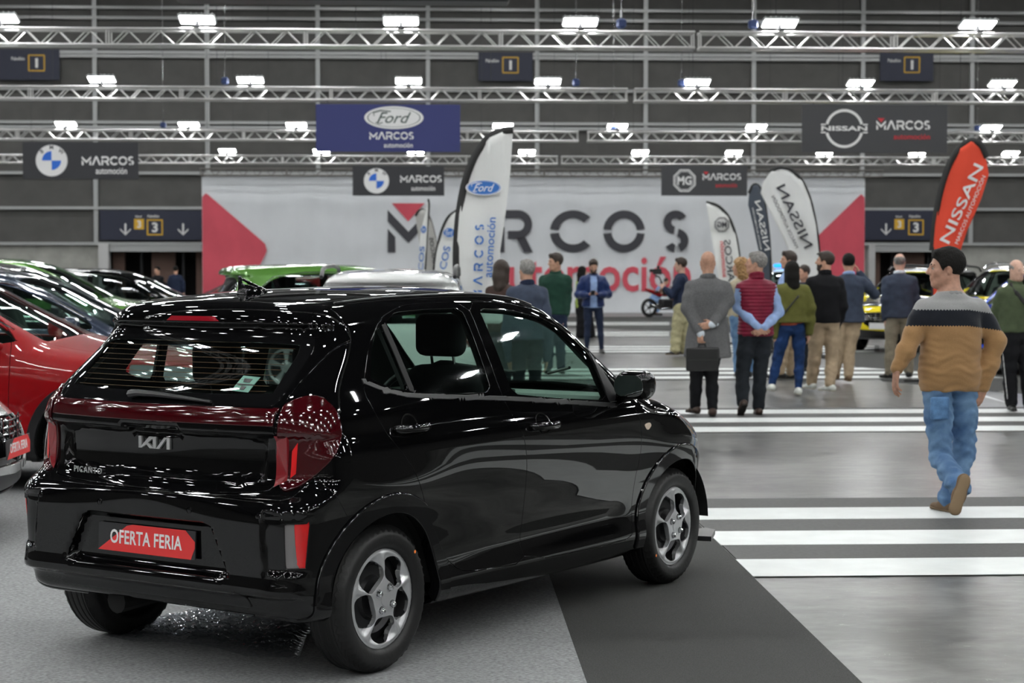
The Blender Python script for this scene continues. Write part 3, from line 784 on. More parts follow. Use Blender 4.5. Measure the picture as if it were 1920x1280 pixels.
    place(t, ((rx(ya, .772)+rx(yb, .772))/2-.010, (ya+yb)/2, .772), (rx(yb, .772)-rx(ya, .772), yb-ya, 0), (0, 0, 1))
    number_plate(root, (-.523, .013, .522), (0, -1, 0), (.04, 0, 1)).location.x = rx(0, .52)-.014
    # parking sensors, plate-recess edge
    b = MB()
    for yy in (-.24, .24, -.58, .58): b.lathe([(.012, -.002), (.012, .003), (.0085, .003), (.0085, -.001), (0, -.002)], 16, 'x', (rx(yy, .66), yy, .66)); 
    b.build('parking_sensors', GLOSSBLK, root, True)
    # wiper
    b = MB(); 
    b.tube([(rx(yy, zz)-o_, yy, zz) for yy, zz, o_ in ((.13, 1.088, .014), (.08, 1.094, .026), (-.02, 1.092, .024), (-.14, 1.084, .016), (-.29, 1.072, .010))], [.018, .014, .011, .009, .006], 8, sx=1.3)
    b.build('rear_wiper', SATIN, tgo, True)
    for yy in (0.0,):
        pass
    # heater lines in the rear window and the sticker behind it
    b = MB()
    for k in range(11):
        z0 = 1.115+k*.0195
        b.tube([(rx(yy, z0)+.002, yy, z0) for yy in np.linspace(-.50, .50, 9)], .0011, 4)
    b.build('heater_lines', mat('heater_brown', (.22, .09, .04), .5), out[('rear_window', 0)], False)
    st = rear_patch('window_sticker', [(-.345, 1.115), (-.425, 1.11), (-.435, 1.165), (-.355, 1.17)], mat('pale_green_sticker', (.42, .62, .56), .5), out[('rear_window', 0)], .0008, -.001)
    rear_patch('sticker_print', [(-.375, 1.147), (-.405, 1.145), (-.408, 1.158), (-.37, 1.160)], SATIN, out[('rear_window', 0)], .0005, .0008)
    rear_patch('sticker_print', [(-.35, 1.138), (-.43, 1.135), (-.43, 1.139), (-.35, 1.142)], SATIN, out[('rear_window', 0)], .0005, .0008)
    rear_patch('sticker_print', [(-.378, 1.120), (-.40, 1.119), (-.402, 1.131), (-.38, 1.133)], SATIN, out[('rear_window', 0)], .0005, .0008)
    # front details
    b = MB()
    for zz in (.30, .36, .42): b.box((3.02, 0, zz), (.03, 1.0, .012))
    b.build('front_grille', SATIN, root)
    b = MB()
    for s in (-1, 1): b.tube([(2.25, s*.1, 1.045), (2.05, s*.35, 1.09)], .008, 6)
    b.build('windscreen_wipers', SATIN, root, True)
    # chin blade at the right front corner
    b = MB(); b.prism([(2.72, -.80), (2.96, -.70), (3.0, -.62), (2.9, -.60), (2.70, -.72)], .175, .20); b.build('front_lip', SATIN, root)
    return root
# ---------------------------------------------------------------- hall materials
def floor_mat():
    m = bpy.data.materials.new('polished_concrete'); m.use_nodes = True; nt = m.node_tree; b = nt.nodes['Principled BSDF']; L = nt.links.new
    tc = nt.nodes.new('ShaderNodeTexCoord')
    def noise(scale, detail, st, rough=.55, rot=0):
        mp = nt.nodes.new('ShaderNodeMapping'); L(tc.outputs['Object'], mp.inputs[0]); mp.inputs['Scale'].default_value = (*st, 1); mp.inputs['Rotation'].default_value = (0, 0, rot)
        n = nt.nodes.new('ShaderNodeTexNoise'); n.inputs['Scale'].default_value = scale; n.inputs['Detail'].default_value = detail; n.inputs['Roughness'].default_value = rough; L(mp.outputs[0], n.inputs[0]); return n.outputs[0]
    def mth(op, a, c, d=None):
        n = nt.nodes.new('ShaderNodeMath'); n.operation = op
        for k, v in enumerate((a, c, d)):
            if v is None: continue
            if isinstance(v, (int, float)): n.inputs[k].default_value = v
            else: L(v, n.inputs[k])
        return n.outputs[0]
    cloud = noise(.5, 4, (.8, 1)); streak = noise(2.0, 5, (.7, 1.1), .6); fine = noise(8, 5, (.6, 1.1), .6)
    f = mth('MULTIPLY_ADD', cloud, .36, mth('MULTIPLY_ADD', streak, .32, mth('MULTIPLY', fine, .32)))
    r = nt.nodes.new('ShaderNodeValToRGB'); r.color_ramp.elements[0].position = .43; r.color_ramp.elements[0].color = (.038, .040, .038, 1); r.color_ramp.elements[1].position = .57; r.color_ramp.elements[1].color = (.16, .163, .155, 1)
    L(f, r.inputs[0])
    # hairline scratches
    sc = []
    for rot, sd in ((.5, 1.7), (-.35, 2.3)):
        s_ = noise(1.9*sd, 2, (.55, 1), .5, rot); d_ = mth('ABSOLUTE', mth('SUBTRACT', s_, .5), 0.0); sc.append(mth('LESS_THAN', d_, .0007))
    mx = nt.nodes.new('ShaderNodeMix'); mx.data_type = 'RGBA'; L(mth('MULTIPLY', mth('MAXIMUM', sc[0], sc[1]), .35), mx.inputs[0]); L(r.outputs[0], mx.inputs[6]); mx.inputs[7].default_value = (.34, .34, .32, 1)
    L(mx.outputs[2], b.inputs['Base Color'])
    rr = nt.nodes.new('ShaderNodeMapRange'); rr.inputs[1].default_value = .25; rr.inputs[2].default_value = .75; rr.inputs[3].default_value = .26; rr.inputs[4].default_value = .36
    L(f, rr.inputs[0]); L(rr.outputs[0], b.inputs['Roughness']); b.inputs['Specular IOR Level'].default_value = .4
    return m
FLOOR = floor_mat()
CARPETL = mat('light_grey_carpet', (.27, .275, .28), .85, noise=.28, nscale=60, bump=.5, bscale=120, bstretch=(1, 1.6, 1), spec=.25)
CARPETD = mat('charcoal_carpet', (.050, .051, .049), .85, noise=.25, nscale=160, bump=.5, bscale=250, spec=.3)
VINYLW = mat('white_vinyl', (.64, .67, .66), .42, noise=.05, nscale=5)
VINYLK = mat('dark_vinyl', (.044, .044, .042), .65, noise=.2, nscale=40)
WALLD = mat('dark_wall_panel', (.085, .083, .079), .7, noise=.08, nscale=1.5)
WALLC = mat('grey_concrete_panel', (.36, .36, .33), .8, noise=.12, nscale=2)
MULL = mat('pale_metal_rail', (.42, .43, .43), .4, .3)
ALU = mat('truss_aluminium', (.60, .60, .59), .32, .85)
CEIL = mat('dark_ceiling', (.05, .05, .052), .8)
NAVY = mat('navy_sign', (.018, .022, .045), .5)
SIGNK = mat('charcoal_sign', (.028, .029, .034), .55)
SIGNG = mat('dark_grey_sign', (.050, .051, .056), .5)
SIGNB = mat('blue_sign', (.028, .036, .16), .5)
PRINTW = mat('white_sign_print', (.80, .80, .80), .5)
PRINTR = mat('red_sign_print', (.62, .03, .045), .5)
PRINTB = mat('blue_sign_print', (.03, .16, .52), .5)
PRINTY = mat('yellow_sign_print', (.72, .42, .03), .5)
PRINTK = mat('dark_sign_print', (.045, .045, .055), .6)
BANNER = mat('grey_white_banner_cloth', (.68, .70, .73), .8, bump=1.0, bscale=1.6, bstretch=(2, 1, .35), noise=.03, nscale=.6)
BANRED = mat('red_banner_print', (.62, .085, .12), .8, bump=.9, bscale=1.2, bstretch=(2, 1, .35), noise=.06, nscale=.8)
FLAGW = mat('white_flag_cloth', (.74, .75, .74), .8, bump=.4, bscale=6, bstretch=(2.5, 1, .3))
FLAGR = mat('orange_red_flag_cloth', (.80, .075, .035), .8, bump=.3, bscale=6, bstretch=(2.5, 1, .3))
FLAGK = mat('slate_flag_cloth', (.07, .085, .11), .8)
POLEK = mat('black_pole', (.015, .015, .015), .5)
LENS = mat('floodlight_lens', (1, 1, 1), emit=(.98, 1, .99), estr=LAMP)
HOUSING = mat('floodlight_housing', (.35, .36, .36), .4, .5)
BROWN = mat('brown_door_post', (.16, .095, .075), .7)
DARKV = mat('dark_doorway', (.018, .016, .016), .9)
HOIST = mat('blue_hoist', (.012, .03, .11), .5)

# ---------------------------------------------------------------- floor, walls and ceiling
def struct(o, name): o.name = name; o['kind'] = 'structure'; return o
b = MB(); b.box((0, 25, -.05), (90, 110, .1)); struct(b.build('floor', FLOOR), 'floor')
b = MB(); b.box((0, 25, 14.2), (90, 110, .4)); struct(b.build('ceiling', CEIL), 'ceiling')
for k in range(9): 
    b = MB(); b.box((0, -24+k*12, 13.4), (88, .35, 1.1)); struct(b.build('trim_beam', CEIL), 'trim_%d' % (10+k))
WY = 70.0
HB = mat('high_bay_diffuser', (1, 1, 1), emit=(.985, 1, .99), estr=HIGHBAY)
def high_bay(x, y):
    e = empty('high_bay_lamp', 'long white high-bay lamp under the dark hall ceiling, above the view', 'lamp', (x, y, 13.2), 0, 'high-bay lamps under the hall ceiling')
    return e
_hb = None
for yy in np.arange(-20, 68, 6.0):
    for xx in np.arange(-33, 34, 6.0):
        if _hb is None:
            b = MB(); b.box((0, 0, .06), (.95, .42, .10), bev=.02); hm_ = b.build('lamp_housing', HOUSING)
            b = MB(); b.box((0, 0, 0), (.8, .30, .02)); dm_ = b.build('lamp_diffuser', HB)
            b = MB(); b.tube([(0, 0, .1), (0, 0, .795)], .01, 5); cm_ = b.build('suspension_rod', STEEL); _hb = (hm_.data, dm_.data, cm_.data)
            for q in (hm_, dm_, cm_): bpy.data.objects.remove(q)
        e = high_bay(float(xx), float(yy))
        for nm, me in zip(('lamp_housing', 'lamp_diffuser', 'suspension_rod'), _hb):
            q = bpy.data.objects.new(nm, me); COL.objects.link(q); q.parent = e
b = MB(); b.box((0, -26, 7), (90, .4, 14)); struct(b.build('wall_back', WALLD), 'wall_back')
b = MB(); b.box((-44, 25, 7), (.4, 104, 14)); struct(b.build('wall_left', WALLD), 'wall_left')
b = MB(); b.box((44, 25, 7), (.4, 104, 14)); struct(b.build('wall_right', WALLD), 'wall_right')
zr = lambda v: D(960, v, WY)[2]
xr_ = lambda u: D(u, 400, WY)[0]
b = MB(); z457 = zr(457)
b.box((0, WY+.3, (14+z457)/2), (90, .4, 14-z457)); struct(b.build('wall_far', WALLD), 'wall_far')
# grey lower band with the door openings left free
dl0, dl1 = xr_(205), xr_(378); dr0, dr1 = xr_(1640), xr_(1790)
for i, (a0, a1) in enumerate(((-45, dl0-.4), (dl1, dr0), (dr1, 45))):
    b = MB(); b.box(((a0+a1)/2, WY+.3, z457/2), (a1-a0, .4, z457)); struct(b.build('trim', WALLC), 'trim_%d' % (20+i))
b = MB()
for u in (-24, 180, 390, 597, 803, 1007, 1210, 1412, 1616, 1820, 2024): b.box((xr_(u), WY+.02, (14+z457)/2), (.16, .12, 14-z457))
struct(b.build('trim', MULL), 'trim_1')
b = MB()
for v in (-60, 19, 38, 102, 109, 170, 232, 241, 326, 391, 457): b.box((0, WY-.0, zr(v)), (90, .16, .11))
struct(b.build('trim', MULL), 'trim_2')
b = MB(); b.box((dl0-.2, WY, z457/2), (.38, .5, z457)); b.box((dr0-.15, WY, z457/2), (.25, .5, z457)); struct(b.build('trim', mat('white_pillar', (.55, .55, .55), .6)), 'trim_3')
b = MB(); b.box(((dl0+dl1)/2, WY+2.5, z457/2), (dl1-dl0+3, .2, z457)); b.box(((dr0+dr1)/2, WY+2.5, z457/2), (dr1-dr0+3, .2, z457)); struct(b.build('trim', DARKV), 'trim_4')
zd = zr(473)
for i, (a0, a1) in enumerate(((dl0, dl1), (dr0, dr1))):
    e = bpy.data.objects.new('door_%d' % (i+1), None); COL.objects.link(e); e['kind'] = 'structure'
    b = MB()
    for fr, w in ((.06, .45), (.55, .9), (.98, .5)): b.box((a0+(a1-a0)*fr, WY+.9, zd/2), (w, .3, zd))
    b.build('door_post', BROWN, e)
    b = MB(); b.box(((a0+a1)/2, WY+.1, zr(465)), (a1-a0, .3, .28)); b.build('door_lintel', MULL, e)
    b = MB()
    for fr in (.3, .76): b.box((a0+(a1-a0)*fr, WY+1.0, zd/2), (.09, .1, zd))
    b.build('door_frame', STEEL, e)

# ---------------------------------------------------------------- carpets and crossings
def slab(name, P, m, z, label, cat, th=.004, group=None):
    label = label.replace('charcoal vinyl base strip under the ', 'charcoal base under the ')
    b = MB(); b.prism([(p[0], p[1]) for p in P], z-th, z); o = b.build(name, m); tag(o, label, cat, group); return o
def onl(p, q, y):    # x on the line pq at hall distance y
    t = (y-p[1])/(q[1]-p[1]); return p[0]+(q[0]-p[0])*t
A0, A1 = G(1030, 1080), G(1100, 1280); B0, B1 = G(1330, 1003), G(1615, 1280)
yA, yN = 12.46, 3.0
slab('grey_carpet', [(-16, yN), (onl(A0, A1, yN), yN), (onl(A0, A1, yA), yA), (onl(A0, A1, yA)-1.2, 30), (-9.5, 60), (-30, 60), (-30, yN)], CARPETL, .004, 'light grey carpet under the black hatchback and the rows of cars on the left', 'carpet')
slab('charcoal_carpet', [(onl(A0, A1, yN), yN), (onl(B0, B1, yN), yN), (onl(B0, B1, 11.9), 11.9), (onl(B0, B1, 11.9)-.3, 12.46), (onl(A0, A1, 12.46), 12.46)], CARPETD, .005, 'charcoal carpet wedge beside the black hatchback, running under its front wheel', 'carpet')
FH = FPX*CAMH
def cross(ys, x0f, x1f, place_, grp=True):
    """ys: near edge distances of the white bands"""
    y0, y1 = ys[0], ys[-1]
    lab = 'dark vinyl base strips of the %s' % place_
    for i, y in enumerate(ys):
        w = .545
        ordn = ['nearest', 'middle', 'farthest'][i]
        xa, xb = x0f(y), x1f(y); xa2, xb2 = x0f(y+w), x1f(y+w)
        slab('crossing_stripe', [(xa, y), (xb, y), (xb2, y+w), (xa2, y+w)], VINYLW, .008, '%s white stripe of the %s' % (ordn, place_), 'floor stripe')
def base(y0, y1, x0f, x1f, place_):
    slab('floor_stripe_base', [(x0f(y0), y0), (x1f(y0), y0), (x1f(y1), y1), (x0f(y1), y1)], VINYLK, .006, 'charcoal vinyl base strip under the %s' % place_, 'floor stripe')
rx_ = lambda y: 16.0
# distances measured along the camera axis, converted with the small yaw at the right edge of the photo
def yy_(v, u=1500): return G(u, v)[1]
c1 = [yy_(1082), yy_(1023), yy_(975)]; lB = lambda y: onl(B0, B1, y)
n1 = 'zebra crossing in the foreground, under the walking man'
cross(c1, lB, rx_, n1); base(yy_(1082), yy_(935), lambda y: lB(y)+.01, rx_, n1)
c2 = [yy_(810), yy_(792), yy_(776)]; n2 = 'second zebra crossing, behind the walking man'
lx = lambda y: onl(A0, A1, 12.46)-1.1*(y-12.46)/17
cross(c2, lx, rx_, n2); base(yy_(811), yy_(765), lx, rx_, n2)
c3 = [25.9, 27.0, 28.1]; n3 = 'third zebra crossing, beyond the group of visitors'
cross(c3, lx, lambda y: D(1885, 700, y)[0]-(y-25.9)*.85, n3); base(25.6, 28.9, lx, lambda y: D(1885, 700, y)[0]-(y-25.9)*.85+.1, n3)
for i, (y, nm) in enumerate(((34.2, 'fourth zebra crossing, level with the man looking at his phone'), (42.6, 'fifth zebra crossing, far down the aisle'), (51.0, 'sixth zebra crossing, nearest the big banner'))):
    f = lambda q: D(1255 if i else 1640, 600, q)[0]
    cross([y, y+1.1, y+2.2], lambda q: -4.5, f, nm); base(y-.4, y+3.0, lambda q: -4.6, lambda q: f(q)+.1, nm)
slab('charcoal_carpet', [(8.0, 21.5), (22, 20.5), (22, 34), (7.6, 34), (6.4, 25.2)], CARPETD, .0045, 'charcoal carpet under the yellow car and the row of cars on the right', 'carpet')
slab('charcoal_carpet', [(8.2, 44), (22, 44), (22, 60), (3.4, 60), (3.6, 49)], CARPETD, .0045, 'charcoal carpet near the right end of the big banner', 'carpet')

for k_, (p_, q_, w_) in enumerate((((1846, 737), (1890, 734), .05), ((1838, 743), (1893, 757), .08))):
    a_, b_ = G(*p_), G(*q_); slab('floor_marking', [(a_[0], a_[1]), (b_[0], b_[1]), (b_[0], b_[1]+w_), (a_[0]+.1, a_[1]+w_)], VINYLW, .0065, ('short thin', 'longer slanting')[k_]+' white marking on the floor by the feet of the older man in green', 'floor marking')
# ---------------------------------------------------------------- lettering
def arcp(cx, cy, ro, ri, a0, a1, n=18, ex=1.0):
    A = np.radians(np.linspace(a0, a1, n))
    return [(cx+ex*ro*math.cos(a), cy+ro*math.sin(a)) for a in A]+[(cx+ex*ri*math.cos(a), cy+ri*math.sin(a)) for a in A[::-1]]
def glyphs():
    g = {}
    g['M'] = ([[(0, 0), (.19, 0), (.19, .36), (0, .56)], [(0, 1), (0, .73), (.52, .22), (1.04, .73), (1.04, 1), (.52, .49)], [(1.04, 0), (.85, 0), (.85, .36), (1.04, .56)]], 1.04)
    g['A'] = ([[(0, 0), (.20, 0), (.52, .76), (.84, 0), (1.04, 0), (.62, 1), (.42, 1)]], 1.04)
    g['R'] = ([[(0, 0), (.19, 0), (.19, .60), (0, .60)], [(0, .72), (.19, .72), (.19, .81), (.52, .81), (.52, 1), (0, 1)], arcp(.52, .66, .34, .15, -90, 90), [(.27, .32), (.52, .32), (.52, .51), (.27, .51)], [(.48, .34), (.70, .36), (.88, 0), (.66, 0)]], .88)
    g['C'] = ([arcp(.5, .5, .5, .31, 42, 174), arcp(.5, .5, .5, .31, 186, 318)], .90)
    g['O'] = ([arcp(.5, .5, .5, .31, 6, 174), arcp(.5, .5, .5, .31, 186, 354)], 1.0)
    g['S'] = ([arcp(.34, .715, .285, .10, 30, 262, 16, 1.1), arcp(.36, .285, .285, .10, -70, 80, 14, 1.1), arcp(.36, .285, .285, .10, -150, -100, 8, 1.1)], .68)
    return g
GL = glyphs()
def marcos(par, x, y, hgt, m, mred=None, gap=.34, ext=.004, z=0.002, fit=None):
    """dealer wordmark, x,y lower left; returns total width"""
    b = MB(); cx = x
    if fit: gap = max(.06, (fit/hgt-sum(GL[c_][1] for c_ in 'MARCOS'))/5)
    for ch in 'MARCOS':
        P, w = GL[ch]
        for q in P: b.prism([(cx+p[0]*hgt, y+p[1]*hgt) for p in q], z, z+ext)
        if ch == 'M' and mred is not None:
            c = MB(); c.prism([(cx+.12*hgt, y+1.24*hgt), (cx+.92*hgt, y+1.24*hgt), (cx+.52*hgt, y+.78*hgt)], z, z+ext); c.build('red_triangle', mred, par)
        cx += (w+gap)*hgt
    b.build('dealer_lettering', m, par)
    return cx-gap*hgt-x
def txt(par, s, x, y, wid, m, name='lettering', z=.002, hgt=None, shear=0, bold=.01, ext=.003, mirror=False, align='l'):
    t = text_mesh(name, s, 1.0, m, par, ext, bold, 'LEFT', shear)
    xs = [v.co.x for v in t.data.vertices]; ys = [v.co.y for v in t.data.vertices]
    k = wid/(max(xs)-min(xs)); ky = (hgt/(max(ys)-min(ys))) if hgt else k
    for v in t.data.vertices:
        v.co.x = (v.co.x-min(xs))*k*(-1 if mirror else 1)+x; v.co.y = (v.co.y-min(ys))*ky+y; v.co.z = v.co.z+z+ext
    if mirror: t.data.flip_normals()
    return t
def plane_empty(name, label, cat, c, wall_dir=(1, 0, 0), up=(0, 0, 1), group=None):
    e = bpy.data.objects.new(name, None); COL.objects.link(e); place(e, c, wall_dir, up); tag(e, label, cat, group); return e
def disc(par, cx, cy, rx, ry, m, name, z0=0, z1=.004, n=40, rin=None):
    b = MB()
    if rin is None: b.prism([(cx+rx*math.cos(2*PI*k/n), cy+ry*math.sin(2*PI*k/n)) for k in range(n)], z0, z1)
    else:
        b.prism(arcp(cx, cy, 1, rin, 0, 180, n//2), z0, z1); b.prism(arcp(cx, cy, 1, rin, 180, 360, n//2), z0, z1)
        V = np.vstack(b.V); V[:, 0] = cx+(V[:, 0]-cx)*rx; V[:, 1] = cy+(V[:, 1]-cy)*ry; b.V = [V]
    return b.build(name, m, par)
def roundel(par, cx, cy, r):
    disc(par, cx, cy, r, r, PRINTW, 'roundel_ring', .002, .006); disc(par, cx, cy, r*1.0, r*1.0, PRINTK, 'roundel_edge', .006, .007, rin=.965)
    disc(par, cx, cy, r*.62, r*.62, PRINTW, 'roundel_field', .006, .009)
    for a in (90, 270):
        b = MB(); b.prism([(cx, cy)]+[(cx+r*.58*math.cos(math.radians(a+t)), cy+r*.58*math.sin(math.radians(a+t))) for t in np.linspace(0, 90, 12)], .009, .012); b.build('roundel_quarter', mat('roundel_blue', (.02, .14, .62), .4), par)
    for ch, a in (('B', 137), ('M', 90), ('W', 43)):
        t = text_mesh('roundel_letter', ch, r*.34, PRINTK, par, .001, .02); t.location = (cx+r*.80*math.cos(math.radians(a)), cy+r*.80*math.sin(math.radians(a)), .009); t.rotation_euler = (0, 0, math.radians((a-90)*.8))
def oval(par, cx, cy, rx, ry, mo, mt, ring=None):
    disc(par, cx, cy, rx, ry, ring or mt, 'oval_border', .002, .006); disc(par, cx, cy, rx*.93, ry*.89, mo, 'oval_field', .006, .008)
    if ring is not None: disc(par, cx, cy, rx*.90, ry*.84, mt, 'oval_line', .008, .009, rin=.965)
    t = txt(par, 'Ford', cx-rx*.58, cy-ry*.48, rx*1.16, mt, 'script_lettering', .009, ry*.95, .45, .004, .001)
    b = MB(); b.tube([(cx-rx*.66, cy+ry*.16, .010), (cx-rx*.70, cy+ry*.42, .010), (cx-rx*.45, cy+ry*.62, .010), (cx-rx*.1, cy+ry*.55, .010)], ry*.045, 6); b.tube([(cx-rx*.38, cy-ry*.42, .010), (cx-rx*.52, cy-ry*.55, .010), (cx-rx*.62, cy-ry*.40, .010)], ry*.04, 6); b.build('script_flourish', mt, par)
def octagon(par, cx, cy, r, mt, mo=None, mirror=False):
    P = lambda q: [(cx+q*math.cos(PI/8+k*PI/4), cy+q*math.sin(PI/8+k*PI/4)) for k in range(8)]
    b = MB(); po, pi_ = P(r), P(r*.90)
    for k in range(8): b.prism([po[k], po[(k+1) % 8], pi_[(k+1) % 8], pi_[k]], .002, .006)
    po, pi_ = P(r*.84), P(r*.78)
    for k in range(8): b.prism([po[k], po[(k+1) % 8], pi_[(k+1) % 8], pi_[k]], .002, .006)
    b.build('octagon_badge', mt, par)
    txt(par, 'MG', cx+(.60*r if mirror else -.60*r), cy-.36*r, 1.2*r, mt, 'badge_lettering', .002, .72*r, bold=.03, mirror=mirror)
def ringbadge(par, cx, cy, r, mt):
    b = MB(); b.prism(arcp(cx, cy, r, r*.86, 14, 166, 30), .002, .006); b.prism(arcp(cx, cy, r, r*.86, 194, 346, 30), .002, .006)
    b.prism([(cx-r*.98, cy+.24*r), (cx-r*1.22, cy+.24*r), (cx-r*1.22, cy+.17*r), (cx-r*.95, cy+.17*r)], .002, .006); b.prism([(cx+r*.98, cy+.24*r), (cx+r*1.22, cy+.24*r), (cx+r*1.22, cy+.17*r), (cx+r*.95, cy+.17*r)], .002, .006)
    b.prism([(cx-r*.98, cy-.24*r), (cx-r*1.22, cy-.24*r), (cx-r*1.22, cy-.17*r), (cx-r*.95, cy-.17*r)], .002, .006); b.prism([(cx+r*.98, cy-.24*r), (cx+r*1.22, cy-.24*r), (cx+r*1.22, cy-.17*r), (cx+r*.95, cy-.17*r)], .002, .006)
    b.build('ring_badge', mt, par); txt(par, 'NISSAN', cx-r*1.20, cy-.12*r, r*2.4, mt, 'badge_lettering', .002, .25*r, bold=.03)

# ---------------------------------------------------------------- trusses and floodlights
_tm = {}
def truss_section_mesh(L=3.0, s=.29):
    if L in _tm: return _tm[L]
    b = MB(); h = s/2-.025
    for sy in (-1, 1):
        for sz in (-1, 1): b.tube([(0, sy*h, sz*h), (L, sy*h, sz*h)], .025, 8)
    n = max(2, round(L/.25)); dx = (L-.1)/n
    for k in range(n):
        x0, x1 = .05+k*dx, .05+(k+1)*dx; u = 1 if k % 2 else -1
        for sy in (-1, 1): b.tube([(x0, sy*h, u*h), (x1, sy*h, -u*h)], .010, 6)
        for sz in (-1, 1): b.tube([(x0, u*h, sz*h), (x1, -u*h, sz*h)], .010, 6)
    for x in (.02, L-.02):
        for sz in (-1, 1): b.tube([(x, -h, sz*h), (x, h, sz*h)], .014, 6); b.tube([(x, sz*h, -h), (x, sz*h, h)], .014, 6)
    o = b.build('truss_section', ALU, None, True); _tm[L] = o.data; bpy.data.objects.remove(o); return _tm[L]
def truss(x0, x1, y, z, label, m=None):
    e = empty('lighting_truss', label, 'truss', (x0, y, z)); n = max(1, round((x1-x0)/3.0)); L = round((x1-x0)/n, 3)
    for k in range(n):
        me = truss_section_mesh(L)
        o = bpy.data.objects.new('truss_section', me); COL.objects.link(o); o.parent = e; o.location = (k*L, 0, 0)
        if m: 
            o.data = me.copy(); o.data.materials[0] = m
    for x in [q for q in np.arange(1.2, x1-x0, 5.5)]:
        b = MB(); b.tube([(x, 0, .14), (x, 0, 13.9-z)], .006, 5); b.build('suspension_cable', STEEL, e)
    return e
def hoist(x, y, z, label):
    e = empty('chain_hoist', label, 'hoist', (x, y, z))
    b = MB(); b.box((0, 0, .12), (.15, .13, .15), bev=.03); b.build('hoist_body', HOIST, e)
    b = MB(); b.tube([(0, 0, .19), (0, 0, .32)], .022, 8); b.tube([(0, 0, .32), (.0, 0, 13.9-z)], .006, 5); b.build('lifting_chain', CHROME, e)
    return e
def flood_proto():
    r = empty('floodlight', '', 'lamp')
    b = MB(); b.box((0, 0, .02), (.56, .34, .035), bev=.01)
    for k in range(7): b.box((-.24+k*.08, 0, .05), (.008, .28, .04))
    h = b.build('housing', HOUSING, r); 
    b = MB(); b.box((0, 0, -.004), (.50, .28, .012), bev=.004); l = b.build('lens', LENS, r)
    tilt = math.radians(-15)
    for o in (h, l): o.rotation_euler = (tilt, 0, 0); o.location = (0, 0, .085)
    b = MB(); b.box((0, .02, .02), (.06, .04, .11)); b.box((0, .0, -.03), (.10, .30, .02)); b.build('clamp', STEEL, r)
    return r
FP = flood_proto(); first = [True]
ORD = 'first second third fourth fifth sixth seventh eighth ninth tenth'.split()
def flood(x, y, z, label, group):
    if first[0]: o = FP; first[0] = False
    else: o = copy_tree(FP)
    o.location = (x, y, z); o['label'] = label; o['group'] = group; return o
rows = [  # distance, centre height px at u=960, truss spans px, lamp px
    (27.7, (57, 93), [(-170, 1302), (1308, 2400)], [0, 370, 752, 1088, 1462, 1833], 'nearest overhead truss'),
    (36.6, (165.5, 191), [(-230, 1177), (1188, 2310)], [190, 469, 766, 1027, 1307, 1614, 1880], 'second overhead truss'),
    (47.0, (245, 266), [(-400, 1085), (1101, 2330)], [122, 353, 555, 766, 943, 1158, 1419, 1630, 1860], 'third overhead truss'),
    (57.6, (292, 309), [(-350, 1046), (1052, 2440)], [425, 602, 779, 988, 1201, 1377, 1548, 1722, 1897], 'fourth overhead truss')]
TZ = {}
for y, (v0, v1), spans, lp, nm in rows:
    z = (D(960, v0, y)[2]+D(960, v1, y)[2])/2; TZ[y] = z
    for i, (u0, u1) in enumerate(spans):
        truss(D(u0, 100, y)[0]+.01, D(u1, 100, y)[0]-.01, y, z, 'aluminium box truss, %s half of the %s' % (('left', 'right')[i], nm))
    for i, u in enumerate(lp): flood(D(u, 100, y)[0], y, z+.15+.04, 'lit white floodlight on the %s, %s from the left' % (nm, ORD[i]), 'floodlights on the '+nm)
zt = sum(TZ.values())/4
for y, nm in ((18.2, 'above the walking man'), (8.7, 'above the black hatchback'), (-1.0, 'over the camera side'), (-11.0, 'behind the camera side'), (-21, 'by the rear wall')):
    truss(-21, 0, y, zt, 'aluminium box truss outside the view %s, left run' % nm); truss(.1, 21.1, y, zt, 'aluminium box truss outside the view %s, right run' % nm)
    for k in range(14): flood(-19.6+k*3.02, y, zt+.19, 'lit white floodlight on the truss outside the view '+nm, 'floodlights outside the view '+nm)
truss(D(375, 320, 65.6)[0], D(1655, 320, 65.6)[0], 65.6, (D(960, 317, 65.6)[2]+D(960, 331, 65.6)[2])/2, 'dull box truss carrying the big banner', mat('dull_truss', (.17, .16, .15), .5, .6))
for u, v, y, lb in ((1165, 50, 27.7, 'blue chain hoist on the nearest truss, right of its fourth floodlight'), (1412, 50, 27.7, 'blue chain hoist on the nearest truss, left of its fifth floodlight'), (422, 165, 36.6, 'blue chain hoist on the second truss, left half'),
                  (1080, 160, 36.6, 'blue chain hoist on the second truss, near the gap'), (1278, 160, 36.6, 'blue chain hoist on the second truss, just right of the gap'), (306, 245, 47, 'blue chain hoist on the third truss, left of the blue sign'), (1150, 245, 47, 'blue chain hoist on the third truss, near the gap'), (1832, 245, 47, 'blue chain hoist on the third truss, above the red flag')):
    hoist(D(u, v, y)[0], y, TZ[y]+.14, lb)
b = MB(); 
p0, p1 = D(330, 0, 24.5), D(955, 10, 24.5); b.box(((p0[0]+p1[0])/2, 24.5, p1[2]+.32), (p1[0]-p0[0], .5, .6), bev=.03)
for x in (p0[0]+.5, p1[0]-.5): b.tube([(x, 24.5, p1[2]+.6), (x, 24.5, 13.9)], .01, 5)
o = b.build('air_duct', mat('dark_duct', (.045, .047, .05), .5, .3)); tag(o, 'long dark hanging duct at the top of the view, left of centre', 'duct')

